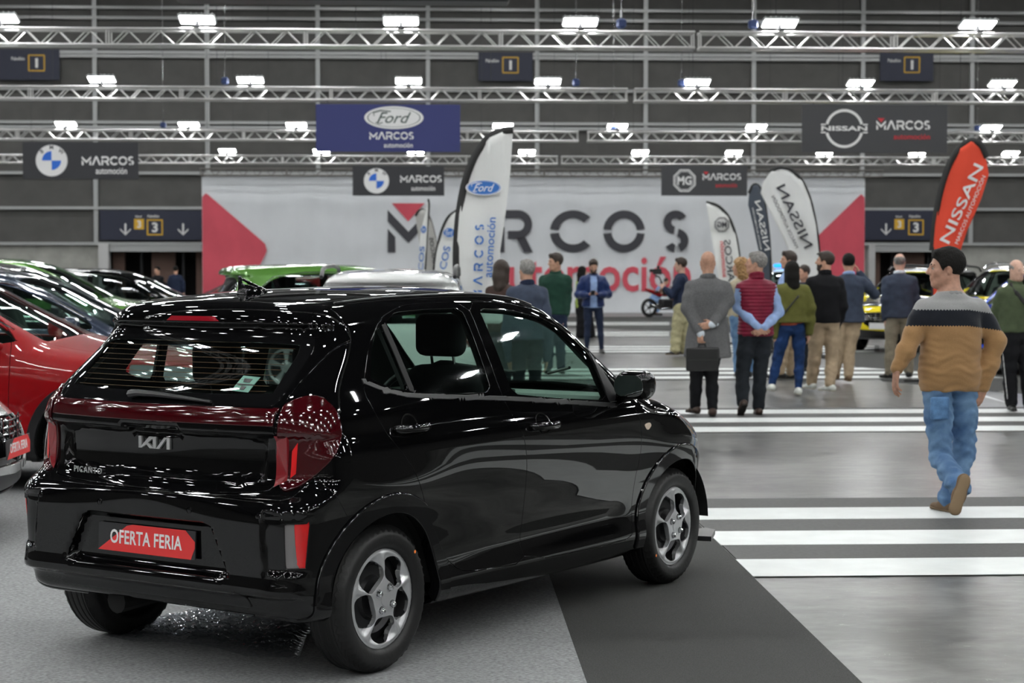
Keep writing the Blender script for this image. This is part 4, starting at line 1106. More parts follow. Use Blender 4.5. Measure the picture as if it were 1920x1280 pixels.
# ---------------------------------------------------------------- hanging signs
def hang_sign(u0, v0, u1, v1, y, m, label, trz):
    y = y-.16 if trz else y
    a, c = D(u0, v0, y), D(u1, v1, y); w, h = c[0]-a[0], a[2]-c[2]
    e = plane_empty('hanging_sign', label, 'sign', ((a[0]+c[0])/2, y, (a[2]+c[2])/2))
    b = MB(); b.box((0, 0, -.012), (w, h, .024), bev=.004); b.build('sign_panel', m, e)
    if not trz:
        b = MB(); b.box((0, 0, -.14), (w*.8, .12, .25)); b.build('wall_bracket', STEEL, e)
    if trz:
        b = MB()
        for s in (-.42, .42):
            b = MB(); b.tube([(s*w, h/2-.01, -.012), (s*w, trz-.14-(a[2]+c[2])/2, -.03)], .008, 6); b.build('sign_hanger', STEEL, e)
    return e, w, h
e, w, h = hang_sign(42, 266, 260, 336, 47.0, SIGNK, 'dark hanging sign with blue and white roundel at the far left', TZ[47.0])
roundel(e, -.25*w, .0, .44*h); marcos(e, 0.01*w, -.12*h, .24*h, PRINTW, fit=.40*w); txt(e, 'automoción', .13*w, -.36*h, .27*w, PRINTW, 'dealer_subtitle', hgt=.17*h)
e, w, h = hang_sign(592, 195, 863, 285, 36.6, SIGNB, 'blue hanging sign with white oval badge above the dealer lettering', TZ[36.6])
oval(e, .04*w, .22*h, .205*w, .24*h, PRINTW, mat('dark_green_script', (.03, .06, .05), .5), PRINTW); marcos(e, -.13*w, -.24*h, .16*h, PRINTW, fit=.30*w); txt(e, 'automoción', -.03*w, -.41*h, .20*w, PRINTW, 'dealer_subtitle', hgt=.10*h)
e, w, h = hang_sign(661, 311, 833, 367, 57.6, SIGNK, 'dark hanging sign with blue and white roundel, left of the tall white flag', TZ[57.6])
roundel(e, -.24*w, .0, .44*h); marcos(e, 0.02*w, -.05*h, .24*h, PRINTW, fit=.39*w); txt(e, 'automoción', .14*w, -.33*h, .26*w, PRINTW, 'dealer_subtitle', hgt=.16*h)
e, w, h = hang_sign(1240, 310, 1401, 367, 57.6, SIGNG, 'dark grey hanging sign with silver octagon badge', TZ[57.6])
octagon(e, -.23*w, .0, .40*h, PRINTW); marcos(e, -.02*w, .02*h, .22*h, PRINTW, PRINTR, fit=.40*w); txt(e, 'automoción', .13*w, -.22*h, .25*w, PRINTR, 'dealer_subtitle', hgt=.14*h)
e, w, h = hang_sign(1504, 195, 1776, 287, 36.6, SIGNG, 'large dark grey hanging sign with silver ring badge at the right', TZ[36.6])
ringbadge(e, -.21*w, .0, .40*h, PRINTW); marcos(e, .01*w, -.02*h, .19*h, PRINTW, PRINTR, fit=.37*w); txt(e, 'automoción', .13*w, -.22*h, .25*w, PRINTR, 'dealer_subtitle', hgt=.11*h)
# hall number signs on the far wall
def numsign(u0, u1, v0, v1, nx, label):
    e, w, h = hang_sign(u0, v0, u1, v1, WY-.12, NAVY, label, None); k = 3380.6/WY
    X = lambda u: (u-(u0+u1)/2)/k; Y = lambda v: ((v0+v1)/2-v)/k
    b = MB(); cx, cy, r, t = X(nx), Y((v0+v1)/2-3), .30, .045
    for s in (-1, 1): b.box((cx+s*r*.98, cy, .004), (t, 2*r, .008)); b.box((cx, cy+s*r*.98, .004), (2*r, t, .008))
    b.build('yellow_frame', PRINTY, e); txt(e, '1', cx-.045, cy-.18, .10, PRINTW, 'number', hgt=.36, bold=.03); txt(e, 'Pabellón', cx-.95, cy+.10, .50, PRINTW, 'small_lettering', hgt=.13)
numsign(-8, 112, 92, 150, 68, 'navy sign with a framed number 1 high on the far wall at the left'); numsign(897, 999, 98, 152, 957, 'navy sign with a framed number 1 high on the far wall in the middle'); numsign(1650, 1750, 97, 152, 1710, 'navy sign with a framed number 1 high on the far wall at the right')
def exitsign(u0, u1, arrows, n1, n2, label):
    v0, v1 = 394, 450; e, w, h = hang_sign(u0, v0, u1, v1, WY-.14, NAVY, label, None); k = 3380.6/WY
    X = lambda u: (u-(u0+u1)/2)/k; Y = lambda v: ((v0+v1)/2-v)/k
    b = MB()
    for a in arrows: 
        x = X(a); b.box((x, Y(429), .004), (.07, .42, .008)); 
        for s in (-1, 1): b.prism([(x, Y(441)), (x+s*.20, Y(431)), (x+s*.20, Y(428)), (x, Y(437.5))], 0, .008)
    b.build('down_arrows', PRINTW, e)
    b = MB(); b.box((X(n1), Y(420), .004), (.38, .40, .008)); b.build('yellow_square', PRINTY, e); txt(e, '3', X(n1)-.07, Y(427), .15, PRINTW, 'number', .009, .28, bold=.03)
    b = MB(); cx, cy, r, t = X(n2), Y(426), .28, .05
    for s in (-1, 1): b.box((cx+s*r, cy, .004), (t, 2*r+t, .008)); b.box((cx, cy+s*r, .004), (2*r, t, .008))
    b.build('yellow_frame', PRINTY, e); txt(e, '3', cx-.11, cy-.19, .22, PRINTW, 'number', .002, .38, bold=.03)
    txt(e, 'Pabellón', X(n2)-.27, Y(408), .44, PRINTW, 'small_lettering', hgt=.11); txt(e, 'Nivel', X(n1)-.14, Y(408), .24, PRINTW, 'small_lettering', hgt=.09)
exitsign(187, 379, (236, 342), 261, 290, 'navy exit sign with down arrows and number 3, left of the big banner')
exitsign(1622, 1752, (1661,), 1686, 1718, 'navy exit sign with a down arrow and number 3, right of the big banner')

# ---------------------------------------------------------------- the big banner
YB = 66.0
a, c = D(378, 331, YB), D(1620, 587, YB); bw, bh = c[0]-a[0], a[2]-c[2]
e = plane_empty('wall_banner', 'huge light grey banner with red triangles at both ends across the far end', 'banner', ((a[0]+c[0])/2, YB, (a[2]+c[2])/2))
nx_, nz_ = 120, 16; V = []; Q = []
def bz(x): return .03*math.sin(x*2.1)+.02*math.sin(x*5.3+1)+.012*math.sin(x*11.1+2)
for j in range(nz_+1):
    for i in range(nx_+1):
        x = -bw/2+bw*i/nx_; V.append((x, -bh/2+bh*j/nz_, bz(x)*(1.0-.5*j/nz_)))
for j in range(nz_):
    for i in range(nx_): k = j*(nx_+1)+i; Q.append((k, k+1, k+nx_+2, k+nx_+1))
npmesh('banner_cloth', V, np.array(Q), BANNER, e)
kx = bw/(1620-378); X = lambda u: -bw/2+(u-378)*kx; Y = lambda v: bh/2-(v-331)*bh/256
def drape(P, name, m, off=.03):
    b = MB(); b.prism(P, .0, .004); V = np.vstack(b.V); V[:, 2] += off+.03; b.V = [V]; return b.build(name, m, e)
tri = lambda P: chaikin(P, 2, q=.06)
drape(tri([(X(379), Y(355)), (X(502), Y(462)), (X(440), Y(587)), (X(379), Y(587))]), 'red_triangle', BANRED)
drape([(X(379), Y(507)), (X(505-28), Y(507)), (X(400), Y(587)), (X(379), Y(587))], 'red_triangle', BANRED, .026)
drape(tri([(X(1619), Y(354)), (X(1500), Y(470)), (X(1560), Y(587)), (X(1619), Y(587))]), 'red_triangle', BANRED)
gp = 79*kx
b = MB()
for ch, u, wpx in (('M', 722, 77), ('A', 822, 82), ('R', 925, 68), ('C', 1025, 78), ('O', 1125, 78), ('S', 1236, 50)):
    P, w_ = GL[ch]
    for q in P: b.prism([(X(u)+p[0]/w_*wpx*kx, Y(472)+p[1]*gp) for p in q], .06, .065)
b.build('dealer_lettering', PRINTK, e)
b = MB(); b.prism([(X(730), Y(380)), (X(791), Y(380)), (X(760), Y(414))], .06, .065); b.build('red_triangle', BANRED, e)
txt(e, 'automoción', X(912), Y(546), X(1290)-X(912), BANRED, 'dealer_subtitle', .06, 66*kx, bold=.016)
b = MB()
for u in (380, 760, 1240, 1618): b.tube([(X(u), bh/2-.02, .0), (X(u), D(960, 322, YB)[2]-D(960, 331, YB)[2]+bh/2, 0)], .02, 6)
b.build('banner_ties', STEEL, e)

# ---------------------------------------------------------------- feather flags
def flag(y, cloth, pole, m, label, writing, sleeve=.05, lean=0):
    """cloth outline and pole line as seen, standing in the upright plane at distance y"""
    foot = pole[0]; base_ = D(foot[0], foot[1], y)
    e = empty('feather_flag', label, 'flag', (base_[0], y, 0))
    L = lambda p, dy=0: (D(p[0], p[1], y)[0]-base_[0], dy, D(p[0], p[1], y)[2])
    # cloth as grid between the pole edge and the free edge
    P = np.array([L(p) for p in cloth]); 
    pts = [(q[0], q[2]) for q in P]; n = len(pts)
    import bmesh
    bm = bmesh.new(); vs = [bm.verts.new((x, 0, z)) for x, z in pts]; f = bm.faces.new(vs)
    bmesh.ops.triangulate(bm, faces=[f]); bmesh.ops.subdivide_edges(bm, edges=bm.edges[:], cuts=5, use_grid_fill=True)
    bmesh.ops.subdivide_edges(bm, edges=bm.edges[:], cuts=1, use_grid_fill=True)
    for v in bm.verts: v.co.y = .018*math.sin(v.co.x*9+v.co.z*2.2)+.010*math.sin(v.co.x*17-v.co.z*3)
    geo = bmesh.ops.solidify(bm, geom=bm.faces[:], thickness=.004)
    me = bpy.data.meshes.new('flag_cloth'); bm.to_mesh(me); bm.free(); me.materials.append(m)
    me.polygons.foreach_set('use_smooth', np.ones(len(me.polygons), bool))
    o = bpy.data.objects.new('flag_cloth', me); COL.objects.link(o); o.parent = e
    b = MB(); pp = [(0, 0, .03)]+[L(p) for p in pole]; b.tube(chaikin3(pp), [.016]*len(chaikin3(pp)), 8); b.build('flag_pole', POLEK, e, True)
    if sleeve:
        pl = chaikin3([L(p) for p in pole[1:]]); b = MB(); b.tube(pl, sleeve*.5, 8, sx=.35); b.build('pole_sleeve', POLEK, e, True)
    b = MB(); b.box((0, 0, .02), (.8, .06, .03)); b.box((0, 0, .02), (.06, .8, .03)); b.lathe([(.16, .0), (.16, .05), (.05, .06), (.03, .25)], 20, 'z'); b.build('flag_base', POLEK, e, False)
    k = y/3380.6
    for wr in writing:
        c = L(wr['at'], -.035); g = bpy.data.objects.new('flag_print', None); COL.objects.link(g); g.parent = e; g.location = c; g.rotation_euler = (PI/2, 0, 0)
        a = math.radians(wr.get('rot', 0)); h = wr['h']*k
        if wr['kind'] == 'text':
            t = txt(g, wr['s'], 0, 0, wr['w']*k, wr['m'], 'flag_lettering', 0, h, wr.get('shear', 0), wr.get('bold', .01), .001, mirror=False)
        elif wr['kind'] == 'marcos': marcos(g, 0, 0, h, wr['m'], gap=wr.get('gap', .5), ext=.001, z=0)
        elif wr['kind'] == 'oval': oval(g, 0, 0, wr['w']*k, h, PRINTB, PRINTW, PRINTW)
        elif wr['kind'] == 'oct': octagon(g, 0, 0, h, PRINTK, mirror=True)
        g.rotation_mode = 'XYZ'
        from mathutils import Matrix
        M = Matrix.Translation(c) @ Matrix.Rotation(PI/2, 4, 'X') @ Matrix.Rotation(a, 4, 'Z')
        if wr.get('mirror'): M = M @ Matrix.Scale(-1, 4, (0, 1, 0))
        for ch in [q for q in bpy.data.objects if q.parent == g]:
            mm = M @ ch.matrix_basis; me = ch.data.copy() if ch.data.users > 1 else ch.data; ch.data = me
            me.transform(mm)
            if wr.get('mirror'): me.flip_normals()
            ch.matrix_basis = Matrix.Identity(4); ch.parent = o
        bpy.data.objects.remove(g)
    return e
def chaikin3(P): return [tuple(q) for q in chaikin(P, 2, closed=False)]
flag(22.0, [(857, 650), (856, 548), (856, 470), (861, 400), (873, 340), (892, 290), (918, 258), (943, 247), (962, 244), (957, 320), (948, 400), (938, 470), (932, 548), (928, 650)], [(857, 740), (856, 548), (855, 470), (860, 400), (871, 340), (890, 290), (916, 256), (942, 245), (962, 243)], FLAGW,
     'tall white feather flag with a blue oval badge, standing behind the black hatchback roof', [dict(kind='oval', at=(907, 352), w=34, h=15), dict(kind='marcos', at=(903, 562), h=17, m=PRINTB, rot=88, gap=.55), dict(kind='text', s='automoción', at=(922, 520), w=112, h=15, m=PRINTB, rot=86)], .09)
flag(35.0, [(803, 374), (806, 384), (800, 440), (797, 520), (783, 520), (788, 440), (797, 400)], [(797, 640), (797, 520), (800, 440), (805, 384), (803, 373)], FLAGW, 'narrow white feather flag seen nearly edge on, left of the tall flag',
     [dict(kind='oval', at=(794, 430), w=6, h=8), dict(kind='text', s='COS', at=(793, 508), w=46, h=9, m=PRINTB, rot=86)], .04)
flag(40.0, [(779, 405), (786, 394), (796, 393), (806, 402), (813, 430), (820, 460), (818, 520), (795, 520)], [(820, 640), (820, 500), (818, 455), (810, 420), (803, 400), (793, 392), (784, 395), (779, 405)], mat('grey_flag_cloth', (.42, .42, .40), .8), 'greyish feather flag behind the narrow white flag', [dict(kind='text', s='MARCOS', at=(812, 500), w=55, h=8, m=PRINTK, rot=98, mirror=True)], .05)
flag(36.0, [(813, 560), (813, 508), (819, 470), (829, 432), (841, 407), (858, 394), (862, 430), (850, 508), (846, 560)], [(813, 640), (813, 508), (818, 470), (828, 430), (840, 405), (858, 393)], FLAGW, 'white feather flag half hidden behind the tall flag, blue oval badge', [dict(kind='oval', at=(842, 436), w=12, h=10), dict(kind='text', s='COS', at=(836, 506), w=44, h=13, m=PRINTB, rot=78)], .05)
flag(38.0, [(1324, 380), (1345, 387), (1366, 407), (1379, 440), (1387, 490), (1389, 560), (1352, 560), (1338, 470), (1330, 420)], [(1390, 640), (1389, 545), (1388, 490), (1380, 440), (1367, 405), (1346, 384), (1324, 379)], FLAGW, 'white feather flag with a dark octagon badge, left of the white and slate flags',
     [dict(kind='oct', at=(1353, 421), h=15), dict(kind='text', s='MARCOS', at=(1367, 545), w=96, h=13, m=PRINTK, rot=97, mirror=True), dict(kind='text', s='automoción', at=(1355, 520), w=68, h=8, m=PRINTR, rot=95, mirror=True)], .06)
flag(34.0, [(1403, 384), (1405, 362), (1412, 347), (1420, 346), (1430, 362), (1437, 400), (1443, 450), (1446, 540), (1432, 540), (1425, 480), (1414, 430)], [(1447, 640), (1446, 520), (1443, 450), (1437, 400), (1431, 362), (1421, 345), (1411, 346), (1404, 362)], FLAGK, 'slate grey feather flag, seen from behind, beside the white one', [dict(kind='text', s='NISSAN', at=(1433, 470), w=95, h=11, m=PRINTW, rot=102, mirror=True), dict(kind='text', s='MARCOS AUTOMOCIÓN', at=(1425, 468), w=80, h=4, m=PRINTW, rot=102, mirror=True)], .05)
flag(32.0, [(1426, 362), (1430, 341), (1445, 322), (1463, 314), (1485, 320), (1504, 340), (1519, 376), (1529, 421), (1535, 475), (1536, 560), (1505, 560), (1490, 500), (1470, 450), (1445, 400)], [(1537, 640), (1537, 520), (1536, 475), (1530, 420), (1520, 375), (1505, 338), (1485, 318), (1463, 312), (1444, 321)], FLAGW,
     'wide white feather flag with slanting dark letters, seen from behind', [dict(kind='text', s='NISSAN', at=(1508, 467), w=128, h=18, m=PRINTK, rot=115.5, mirror=True), dict(kind='text', s='MARCOS AUTOMOCIÓN', at=(1491, 466), w=108, h=8, m=PRINTK, rot=115.5, mirror=True, bold=0)], .06)
flag(25.0, [(1749, 600), (1749, 470), (1753, 420), (1763, 360), (1779, 311), (1799, 279), (1820, 265), (1839, 272), (1849, 296), (1854, 327), (1838, 375), (1815, 430), (1800, 475), (1790, 600)], [(1748, 700), (1748, 470), (1752, 420), (1762, 360), (1778, 310), (1798, 277), (1820, 262), (1840, 269), (1851, 295)], FLAGR,
     'bright orange-red feather flag with white letters, behind the walking man', [dict(kind='text', s='NISSAN', at=(1778, 458), w=160, h=20, m=PRINTW, rot=66), dict(kind='text', s='MARCOS AUTOMOCIÓN', at=(1795, 458), w=138, h=9, m=PRINTW, rot=68, bold=0)], .09)

# ---------------------------------------------------------------- clear film left on the carpet under the car
FILM = glass('clear_plastic_film', (.93, .94, .95), ior=1.6)
def film():
    P = [G(u, v) for u, v in [(190, 1192), (285, 1166), (360, 1150), (470, 1142), (545, 1146), (598, 1160), (575, 1195), (560, 1236), (460, 1232), (400, 1215), (330, 1206), (250, 1205)]]
    xs = [p[0] for p in P]; ys = [p[1] for p in P]; x0, x1, y0, y1 = min(xs), max(xs), min(ys), max(ys); h = .007
    gx, gy = np.meshgrid(np.arange(x0, x1, h), np.arange(y0, y1, h), indexing='ij'); sd = sdpoly([(p[0], p[1]) for p in P], gx, gy)
    r = random.Random(4); z = np.zeros_like(gx)
    for k in range(9):
        a = r.uniform(-.45, .45); f = r.uniform(45, 130); ph = r.uniform(0, 6); wv = r.uniform(4, 9)
        t = (gx*math.sin(a)+gy*math.cos(a))*f+1.6*np.sin(gx*wv*1.7+ph)+1.1*np.sin(gy*wv*2+gx*5+k); z += (1-np.abs(np.sin(t)))**1.5/f*1.1
    z = .0065+z*(1-sst(sd, -.06, 0))*.55
    n0, n1 = gx.shape; V = np.stack([gx, gy, z], -1).reshape(-1, 3); idx = np.arange(n0*n1).reshape(n0, n1)
    Q = np.stack([idx[:-1, :-1], idx[1:, :-1], idx[1:, 1:], idx[:-1, 1:]], -1).reshape(-1, 4); m = sd.ravel()[Q].mean(1) < 0; Q = Q[m]
    u_, inv = np.unique(Q.ravel(), return_inverse=True)
    o = npmesh('plastic_film', V[u_], inv.reshape(-1, 4), FILM, None); tag(o, 'crinkled clear plastic film on the grey carpet between the rear wheels of the black hatchback', 'film')
film()
# ---------------------------------------------------------------- people
class Sdf:
    """smooth union of simple volumes, each evaluated only around itself"""
    def __init__(s, h): s.h = h; s.p = []; s.noise = None
    def cap(s, a, b, ra, rb, k=.02, op='+', flat=None):
        a, b = np.array(a, float), np.array(b, float); r = max(ra, rb)
        def f(x, y, z):
            e = b-a; q = e@e+1e-12
            px, py, pz = x-a[0], y-a[1], z-a[2]
            t = np.clip((px*e[0]+py*e[1]+pz*e[2])/q, 0, 1)
            dx, dy, dz = px-e[0]*t, py-e[1]*t, pz-e[2]*t
            if flat is not None:
                n, sc = flat; dn = dx*n[0]+dy*n[1]+dz*n[2]; w = (1/sc-1)*dn
                dx, dy, dz = dx+w*n[0], dy+w*n[1], dz+w*n[2]
            return np.sqrt(dx*dx+dy*dy+dz*dz)-(ra+(rb-ra)*t)
        s.p.append((f, np.minimum(a, b)-r, np.maximum(a, b)+r, k, op)); return s
    def chain(s, pts, rs, k=.02, **kw):
        for i in range(len(pts)-1): s.cap(pts[i], pts[i+1], rs[i], rs[i+1], k, **kw)
        return s
    def ell(s, c, r, M=None, k=.02, op='+'):
        c = np.array(c, float); r = np.array(r, float); R = max(r)
        def f(x, y, z):
            d = (x-c[0], y-c[1], z-c[2])
            if M is not None: d = [M[0][i]*d[0]+M[1][i]*d[1]+M[2][i]*d[2] for i in range(3)]
            q = np.sqrt((d[0]/r[0])**2+(d[1]/r[1])**2+(d[2]/r[2])**2)
            g = np.sqrt((d[0]/r[0]**2)**2+(d[1]/r[1]**2)**2+(d[2]/r[2]**2)**2)+1e-6
            return q*(q-1)/g
        s.p.append((f, c-R, c+R, k, op)); return s
    def box(s, c, hf, r=.01, M=None, k=.01, op='+'):
        c = np.array(c, float); R = np.linalg.norm(hf)
        def f(x, y, z):
            d = (x-c[0], y-c[1], z-c[2])
            if M is not None: d = [M[0][i]*d[0]+M[1][i]*d[1]+M[2][i]*d[2] for i in range(3)]
            q = [np.abs(d[i])-(hf[i]-r) for i in range(3)]
            return np.sqrt(sum(np.maximum(v, 0)**2 for v in q))+np.minimum(np.maximum(np.maximum(q[0], q[1]), q[2]), 0)-r
        s.p.append((f, c-R, c+R, k, op)); return s
    def stack(s, zs, A, B, turn=0, cx=None, cy=None, k=.03, op='+', power=2.3):
        zs = np.array(zs, float); A = np.array(A, float); B = np.array(B, float)
        cx = np.zeros(len(zs)) if cx is None else np.array(cx, float); cy = np.zeros(len(zs)) if cy is None else np.array(cy, float)
        ca, sa = math.cos(turn), math.sin(turn)
        fa, fb, fx, fy = (pchip(zs, q) for q in (A, B, cx, cy))
        def f(x, y, z):
            zc = np.clip(z, zs[0], zs[-1]); a, b = fa(zc), fb(zc); X, Y = x-fx(zc), y-fy(zc)
            u, v = (ca*X+sa*Y)/a, (-sa*X+ca*Y)/b
            q = (np.abs(u)**power+np.abs(v)**power)**(1/power)
            d = (q-1)*np.minimum(a, b)*.95
            return smax(d, np.maximum(zs[0]-z, z-zs[-1]), .02)
        m = max(A.max(), B.max()); lo = np.array([cx.min()-m, cy.min()-m, zs[0]]); hi = np.array([cx.max()+m, cy.max()+m, zs[-1]])
        s.p.append((f, lo, hi, k, op)); return s
    def mesh(s, name, m, parent, label=None, clip=None):
        h = s.h; ad = [q for q in s.p if q[4] == '+']
        lo = np.min([q[1] for q in ad], 0)-3*h; hi = np.max([q[2] for q in ad], 0)+3*h
        n = np.ceil((hi-lo)/h).astype(int)+1; F = np.full(n, .5, np.float32)
        ax = [lo[i]+h*np.arange(n[i]) for i in range(3)]
        for f, a, b, k, op in s.p:
            i0 = np.maximum(((a-lo)/h).astype(int)-2-int(k/h), 0); i1 = np.minimum(((b-lo)/h).astype(int)+4+int(k/h), n)
            if (i1 <= i0).any(): continue
            X, Y, Z = np.meshgrid(*[ax[j][i0[j]:i1[j]] for j in range(3)], indexing='ij', sparse=True)
            sl = tuple(slice(i0[j], i1[j]) for j in range(3)); g = f(X, Y, Z).astype(np.float32)
            F[sl] = smin(F[sl], g, k) if op == '+' else smax(F[sl], -g, k)
        X, Y, Z = np.meshgrid(*ax, indexing='ij', sparse=True)
        if s.noise is not None:
            near = np.abs(F) < .06; F = np.where(near, F+s.noise(X, Y, Z), F)
        if clip is not None: F = np.maximum(F, clip(X, Y, Z))
        V, Q = surface_nets(F, lo, h)
        # one smoothing pass
        E = np.concatenate([Q[:, [0, 1]], Q[:, [1, 2]], Q[:, [2, 3]], Q[:, [3, 0]]])
        for w in (.5,):
            acc = np.zeros_like(V); cnt = np.zeros(len(V)); np.add.at(acc, E[:, 0], V[E[:, 1]]); np.add.at(cnt, E[:, 0], 1)
            V = V*(1-w)+acc/np.maximum(cnt, 1)[:, None]*w
        return npmesh(name, V, Q, m, parent, label=label)
def wrinkles(amp, f, seed=0, zsq=1.0):
    r = random.Random(seed); a = [r.uniform(0, 6) for _ in range(6)]
    def g(x, y, z):
        u = np.sin(f*.9*x+1.9*np.sin(f*.45*z*zsq+a[0])+a[1]); v = np.sin(f*1.15*z*zsq+2.0*np.sin(f*.5*x+a[2])+1.6*np.sin(f*.6*y+a[3]))
        w = np.sin(f*2.1*z*zsq+2.5*np.sin(f*.8*x+a[4])+f*.7*y+a[5])
        return amp*(.45*u*v+.35*v+.25*w)
    return g
def rotz(a): c, s = math.cos(a), math.sin(a); return np.array([[c, -s, 0], [s, c, 0], [0, 0, 1.]])
def rotx(a): c, s = math.cos(a), math.sin(a); return np.array([[1, 0, 0], [0, c, -s], [0, s, c.__float__()]])
def unit(v): v = np.array(v, float); return v/(np.linalg.norm(v)+1e-9)
SKIN = mat('skin', (.52, .29, .20), .55, noise=.10, nscale=40)
SKIN2 = mat('tanned_skin', (.42, .225, .155), .5, noise=.12, nscale=40)
SKIN3 = mat('light_skin', (.60, .37, .28), .55, noise=.08, nscale=40)
EYEW = mat('eye_white', (.32, .29, .27), .4); EYED = mat('dark_iris', (.02, .012, .01), .2)
def cloth(n, c, **k): return mat(n, c, k.pop('rough', .85), bump=k.pop('bump', .25), bscale=k.pop('bscale', 180), noise=k.pop('noise', .10), nscale=k.pop('nscale', 14), spec=.25, **k)
BLKHAIR = mat('black_hair', (.008, .007, .006), .75, spec=.2, bump=.6, bscale=160, bstretch=(1, 1, .4)); BRHAIR = mat('dark_brown_hair', (.030, .018, .012), .55, bump=.6, bscale=160, bstretch=(1, 1, .4))
GRHAIR = mat('grey_hair', (.22, .21, .20), .6, bump=.6, bscale=160, noise=.4, nscale=60); CURL = mat('curly_blond_hair', (.34, .19, .075), .6, bump=.9, bscale=70, noise=.4, nscale=50)
STUBBLE = mat('beard_hair', (.045, .03, .024), .8, bump=.5, bscale=200)

def hand(S_, w, d, pn, side, curl=.5, sc=1.0):
    """w wrist, d finger direction, pn direction the palm faces, side: direction of the thumb"""
    w = np.array(w, float); d = unit(d); pn = unit(np.array(pn)-d*np.dot(pn, d)); t = np.cross(d, pn); t = t if np.dot(t, side) > 0 else -t
    kn = w+d*.088*sc
    for o, L in ((.030, .0), (.010, .004), (-.010, .002), (-.028, -.006)):
        S_.cap(w+t*o*.6*sc+d*.005, kn+t*o*sc+d*L, .019*sc, .0125*sc, .012, flat=(pn, .85))
    for i, (o, L) in enumerate(((.031, .070), (.0105, .080), (-.010, .074), (-.029, .058))):
        a0 = curl*(.55+.12*i); b0 = kn+t*o*sc+d*(.004, .006, .003, -.004)[i]; p = b0; ang = a0*.6
        for j, fr in enumerate((.45, .32, .23)):
            dd = d*math.cos(ang)+pn*math.sin(ang); q = p+(dd+t*o*1.2)*L*fr*sc; S_.cap(p, q, (.0095, .0088, .0080)[j]*sc, (.0088, .0080, .0072)[j]*sc, .004); p = q; ang += a0
    b0 = w+d*.028*sc+t*.026*sc+pn*.006; m_ = b0+(d*.55+t*.62+pn*.35)*.042*sc; e_ = m_+(d*.85+t*.15+pn*.45)*.034*sc
    S_.cap(b0, m_, .0150*sc, .0108*sc, .012); S_.cap(m_, e_, .0105*sc, .0082*sc, .004)

